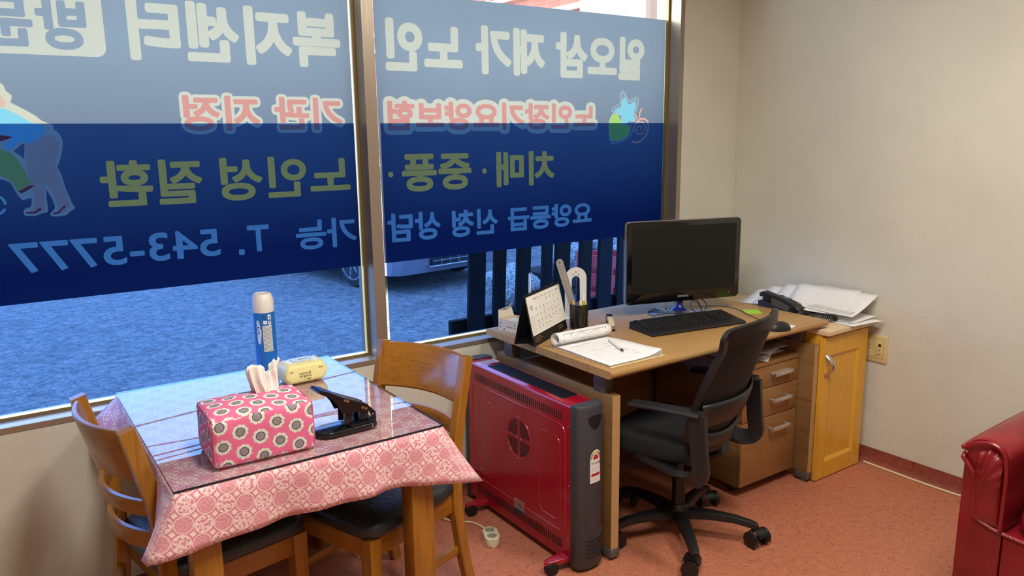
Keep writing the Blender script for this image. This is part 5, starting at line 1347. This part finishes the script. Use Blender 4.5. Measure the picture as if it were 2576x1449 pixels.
for k in range(6): m.box(-hx - .0012, -hx - .0009, -.055, -.055 + random.uniform(.02, .055), .114 + k*.0055, .1155 + k*.0055)
m.build('plate_text', plain('plate_ink', '#4b4542', .6), ht, smooth=False)
def endcap(s):
    yb = y0 if s < 0 else y1; d = .052
    ol_ = [(-hx - .001, 0)] + [(-hx - .001 + (hx*2 + .002) * .5 * (1 - cos(pi*k/14)), s * (.016 + (d - .016) * sin(pi*k/14)**.7)) for k in range(15)] + [(hx + .001, 0)]
    if s > 0: ol_ = ol_[::-1]
    zt = z1 + .004
    P_ = []
    for z, k in ((.014, .93), (.020, 1), (.50, 1), (zt - .012, 1), (zt - .003, .985), (zt, .95)): P_.append([(x * k, yb + (y) * k, z) for x, y in ol_])
    c = MB().grid(P_, closev=True, cap=True).build('end_cap', HG, ht, ang=40)
    if s < 0:
        nrm = lambda x, o=0: s * (.016 + (d - .016) * max(0, 1 - (x/hx)**2)**.35) + s*o
        # hand grip recess
        g = MB(); g.grid([[(x, yb + nrm(x, .0012), z0_) for x in [-.022 + .066*i/10 for i in range(11)]] for z0_ in (.560, .565, .600, .605)])
        mq = MB(); n = 18
        pts = []
        for i in range(n + 1):
            t_ = i/n; x = -.024 + .068*t_; lo = .600 - .045*sin(pi*min(1, t_*1.0))**.6; hi = .600 + .008*sin(pi*t_)
            pts.append([(x, yb + nrm(x, .0013), lo), (x, yb + nrm(x, .0013), hi)])
        mq.grid(pts).build('grip_recess', HB, c)
        r_ = MB()
        for k in range(5):
            zc = .060 + k*.0165
            r_.tube([(x, yb + nrm(x, .0008), zc - .004*sin(pi*(x + .03)/.09)) for x in [-.030 + .085*i/12 for i in range(13)]], .0022, 6)
        r_.build('rib', HB, c)
        r_ = MB().tube([(x, yb + nrm(x, .0005), z) for x, z in [(-.028, .50), (-.028, .30), (-.028, .20)] + [(-.028 + .078*(i/10), .165 - .032*sin(pi*i/10)**.6) for i in range(11)]], .0016, 6); r_.build('moulded_line', HG, c)
        # energy label
        lz0, lz1 = .350, .475; xs = [-.014 + .052*i/10 for i in range(11)]
        LP = []
        for x in xs:
            u = (x + .014) / .052; top = lz0 + .092 + .034 * (1 - (2*u - 1)**2)**.5 if 0 <= u <= 1 else lz0
            LP.append([(x, yb + nrm(x, .0012), lz0), (x, yb + nrm(x, .0012), top)])
        MB().grid(LP).build('energy_label', plain('label_white', '#e4e3df', .5), c)
        def lb(pairs, nm, mat, o=.0015):
            MB().grid([[(x, yb + nrm(x, o), a_), (x, yb + nrm(x, o), b_)] for x, a_, b_ in pairs]).build(nm, mat, c)
        cx = .012
        def arcband(a0, a1, r0, r1, mat):
            MB().grid([[(cx + r*.024*cos(radians(a)), yb + nrm(cx + r*.024*cos(radians(a)), .0015), .440 + r*.030*sin(radians(a))) for r in (r0, r1)] for a in [a0 + (a1-a0)*i/8 for i in range(9)]]).build('label_arc', mat, c)
        arcband(180, 115, .78, .98, plain('arc_green', '#7f9a35', .5)); arcband(115, 70, .78, .98, plain('arc_yellow', '#cdb13e', .5)); arcband(70, 0, .78, .98, plain('arc_red', '#b5532f', .5))
        MB().grid([[(cx, yb + nrm(cx, .0015), .440), (cx + .55*.024*cos(radians(a)), yb + nrm(cx + .55*.024*cos(radians(a)), .0016), .440 + .60*.030*sin(radians(a)))] for a in [180*i/12 for i in range(13)]]).build('label_badge', plain('badge_red', '#b3202a', .5), c)
        lb([(x, .376, .386) for x in xs[1:-1]], 'label_bar', plain('badge_red', '#b3202a', .5))
        q = fit_polys(text_polys('에너지소비효율', 2), -.009, .034, .420, .431)
        flat_mesh(q, lambda a_, b_: (a_, yb + nrm(a_, .0017), b_)).build('label_text', INK, c, smooth=False)
        m_ = MB()
        for z in (.412, .406, .400, .394, .368, .360): m_.grid([[(x, yb + nrm(x, .0016), z), (x, yb + nrm(x, .0016), z + .001)] for x in xs[1:8]])
        m_.build('label_small_text', plain('ink_pale', '#b9b7b2', .7), c)
    return c
endcap(-1); endcap(1)
for y in (-.325, .235):
    ft = MB(); ft.prism(smooth2 := [(-.150, -.012), (-.158, 0), (-.150, .018), (-.05, .030), (.05, .030), (.085, .018), (.095, .0), (.085, -.018), (.05, -.026), (-.05, -.026)], .030, .050, .005, Matrix.Translation((0, y, 0)))
    ft.build('foot', RD, ht)
    for x in (-.135, .075):
        c = MB(); c.cyl((x, y - .024, .0235), (x, y + .006, .0235), .0232, n=24).build('castor', HB, ht, ang=30)
MB().tube(smoothpath([(-.052, .348, .152), (-.075, .30, .15), (-.12, .29, .11), (-.17, .31, .07), (-.20, .35, .02), (-.215, .36, .012)], 6), .0045, 8).build('power_cord', CBL, ht)
# ---- twin socket extension on the floor
ex = thing('extension_socket', 'cream twin extension socket lying on the floor below the red heater', 'power strip', (1.515, 2.375, 0), radians(68))
EX = plain('cream_plastic', '#d5ccaa', .45)
MB().prism(rrect(-.055, .055, -.029, .029, .026), 0, .036, .006).build('housing', EX, ex, ang=40)
for x in (-.024, .024):
    MB().lathe([(.0225, .0362), (.0222, .0375), (.0205, .0378), (.0200, .0366)], 24, T(x, 0, 0), cap=False).build('socket_rim', EX, ex)
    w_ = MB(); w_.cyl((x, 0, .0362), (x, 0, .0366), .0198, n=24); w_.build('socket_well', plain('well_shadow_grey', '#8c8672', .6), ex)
    h_ = MB(); h_.cyl((x, -.008, .0367), (x, -.008, .037), .0028, n=10); h_.build('pin_hole', INK, ex); h_ = MB(); h_.cyl((x, .008, .0367), (x, .008, .037), .0028, n=10); h_.build('pin_hole', INK, ex)
MB().tube(smoothpath([(.052, 0, .015), (.10, .01, .006), (.16, .05, .005), (.20, .14, .005), (.28, .20, .006), (.36, .20, .006)], 6), .0042, 8).build('flex', CRM, ex)
# ---- carton on the floor beneath the table
cn = thing('folded_paper', 'white folded paper lying on the floor behind the right table leg', 'paper', (1.075, 2.66, 0), .1)
MB().box(-.052, .055, -.085, .085, 0, .008, .002).build('paper_body', WHITE, cn)
flat_mesh(fit_polys(text_polys('M', 2), -.04, -.02, -.06, -.045), lambda a, b_: (a, b_, .0083)).build('printed_text', INK, cn, smooth=False)

# ================================================================ red armchair at the right
def leather():
    t = NT('red_leather'); v = t.coord(); n = t.noise(v, 6, 4)
    t.link(t.ramp(n, [(.35, lin('#76121a')), (.65, lin('#8c1c22'))]), t.b.inputs['Base Color']); t.b.inputs['Roughness'].default_value = .3
    t.b.inputs['Coat Weight'].default_value = .25; t.b.inputs['Coat Roughness'].default_value = .2
    t.bump(t.math('ADD', t.voro(v, 260), t.math('MULTIPLY', n, 3)), .25, .002); return t.m
LE = leather()
sf = thing('armchair', 'glossy red leather armchair at the lower right against the right wall', 'armchair', (2.60, 1.13, 0))
# local: front faces -x, +x runs back to the wall; arm outer side at y = 0, chair runs to -y
def arm(ya, yb, name):
    yc = (ya + yb)/2; w_ = abs(yb - ya)
    pr = [(ya, .03), (ya, .50)] + [(ya + (yb - ya)*(.5 - .5*cos(pi*k/12)), .545 + .055*sin(pi*k/12)) for k in range(0, 13)] + [(yb, .48), (yb, .20), (yb, .03)]
    rows = []
    for x, k, dz in ((.0, .97, -.006), (.012, 1, 0), (.3, 1, .012), (.62, 1, .02), (.66, .97, .01)):
        rows.append([(x, yc + (y - yc)*k, z + (dz if z > .4 else 0)) for y, z in pr])
    MB().grid(rows, closev=True, cap=True).build(name, LE, sf, ang=50)
arm(.0, -.138, 'arm'); arm(-.80, -.662, 'arm')
# arm front: pleated facing
def facing(ya, yb):
    P_ = []
    for i in range(25):
        t_ = i/24; row = []
        for j in range(15):
            u = j/14; y = ya + (yb - ya)*(.14 + .74*u); zt = .575 - .03*abs(u - .5)*2; z = .315 + (zt - .315)*t_
            pl = .011 * abs(sin(math.atan2(z - .44, (u - .12)*.12 + 1e-4)*9)) * max(0, min(1, (z - .42)/.05)) 
            row.append((-.012 - .020*sin(pi*u)**.6*sin(pi*min(1, t_*1.0))**.35 - pl, y, z))
        P_.append(row)
    MB().grid(P_).build('pleated_facing', LE, sf, ang=60)
facing(-.030, -.138); facing(-.77, -.662)
pip = [(.01, -.004, .535)] + [(-.012, .0 - .020*(1 - cos(radians(a))) - .0, .535 - .03*sin(radians(a))) for a in (30, 60)] + [(-.012, -.042, .465), (-.014, -.048, .42), (-.014, -.050, .35), (-.012, -.060, .325), (-.010, -.085, .312), (-.008, -.16, .298), (-.008, -.40, .292), (-.008, -.64, .298), (-.008, -.72, .315)]
MB().tube(smoothpath(pip, 5), .008, 8).build('piping', LE, sf)
pip = [(.62, .002, .575), (.30, .004, .568), (.02, .004, .556), (-.012, -.006, .552), (-.020, -.045, .582), (-.022, -.09, .592), (-.020, -.125, .570), (-.018, -.137, .50), (-.018, -.137, .40), (-.018, -.136, .31)]
MB().tube(smoothpath(pip, 5), .0065, 8).build('piping', LE, sf)
MB().box(-.003, .62, -.80 + .140, -.140, .03, .300, .008).build('front_rail', LE, sf)
MB().box(-.003, .002, -.137, -.002, .03, .315, .001).build('front_rail', LE, sf)
MB().box(-.003, .002, -.798, -.663, .03, .315, .001).build('front_rail', LE, sf)
rows = []
for s, z in [(.85, .302), (.97, .315), (1.0, .335), (.985, .365), (.93, .385), (.75, .40), (.4, .408), (.01, .410)]:
    rows.append([(.285 + .305 * s * abs(cos(a))**.4 * (1 if cos(a) > 0 else -1), -.40 + .250 * s * abs(sin(a))**.4 * (1 if sin(a) > 0 else -1), z) for a in [2*pi*i/48 + .001 for i in range(48)]])
MB().grid(rows, closev=True, cap=True).build('seat_cushion', LE, sf, ang=60)
MB().box(.60, .78, -.80, .0, .03, .86, .05, seg=4).build('backrest', LE, sf, ang=50)
for x in (.04, .72):
    for y in (-.06, -.74): MB().cyl((x, y, 0), (x, y, .035), .022).build('foot', DARKM, sf)
# gold foil packet resting on the seat
def foil():
    t = NT('gold_foil'); v = t.coord(); t.b.inputs['Metallic'].default_value = .85; t.b.inputs['Roughness'].default_value = .25
    t.link(t.ramp(t.voro(v, 22, 'Color'), [(.25, lin('#5b4a1c')), (.5, lin('#c9b268')), (.7, lin('#e9e0bd'))]), t.b.inputs['Base Color'])
    t.bump(t.voro(v, 45), 1.0, .012); return t.m
b = bmesh.new(); bmesh.ops.create_icosphere(b, subdivisions=4, radius=1)
for v in b.verts:
    n = _n.noise(v.co * 3.1) * .18 + _n.noise(v.co * 9) * .07
    v.co = Vector((v.co.x * .10, v.co.y * .13, v.co.z * .042)) * (1 + n)
mb = MB(); mb._add(b); zmn = min(v.co.z for v in mb.bm.verts)
"""foil rests on a small dark cushion"""
sc2 = MB(); rows = []
for s, z in [(.7, .0), (.95, .02), (1.0, .05), (.9, .085), (.5, .10), (.01, .104)]:
    rows.append([(.13 * s * cos(a), .15 * s * sin(a), z * .9) for a in [2*pi*i/32 for i in range(32)]])
o = sc2.grid(rows, closev=True, cap=True).build('cushion', plain('cushion_black', '#151314', .9), ang=60, loc=(2.80, .80, .412)); tag(o, 'dark cushion on the red armchair seat beneath the gold packet', 'cushion')
o = mb.build('foil_packet', foil(), ang=25, loc=(2.76, .85, .505 - zmn)); tag(o, 'crumpled gold and black packet lying on the armchair', 'packet')
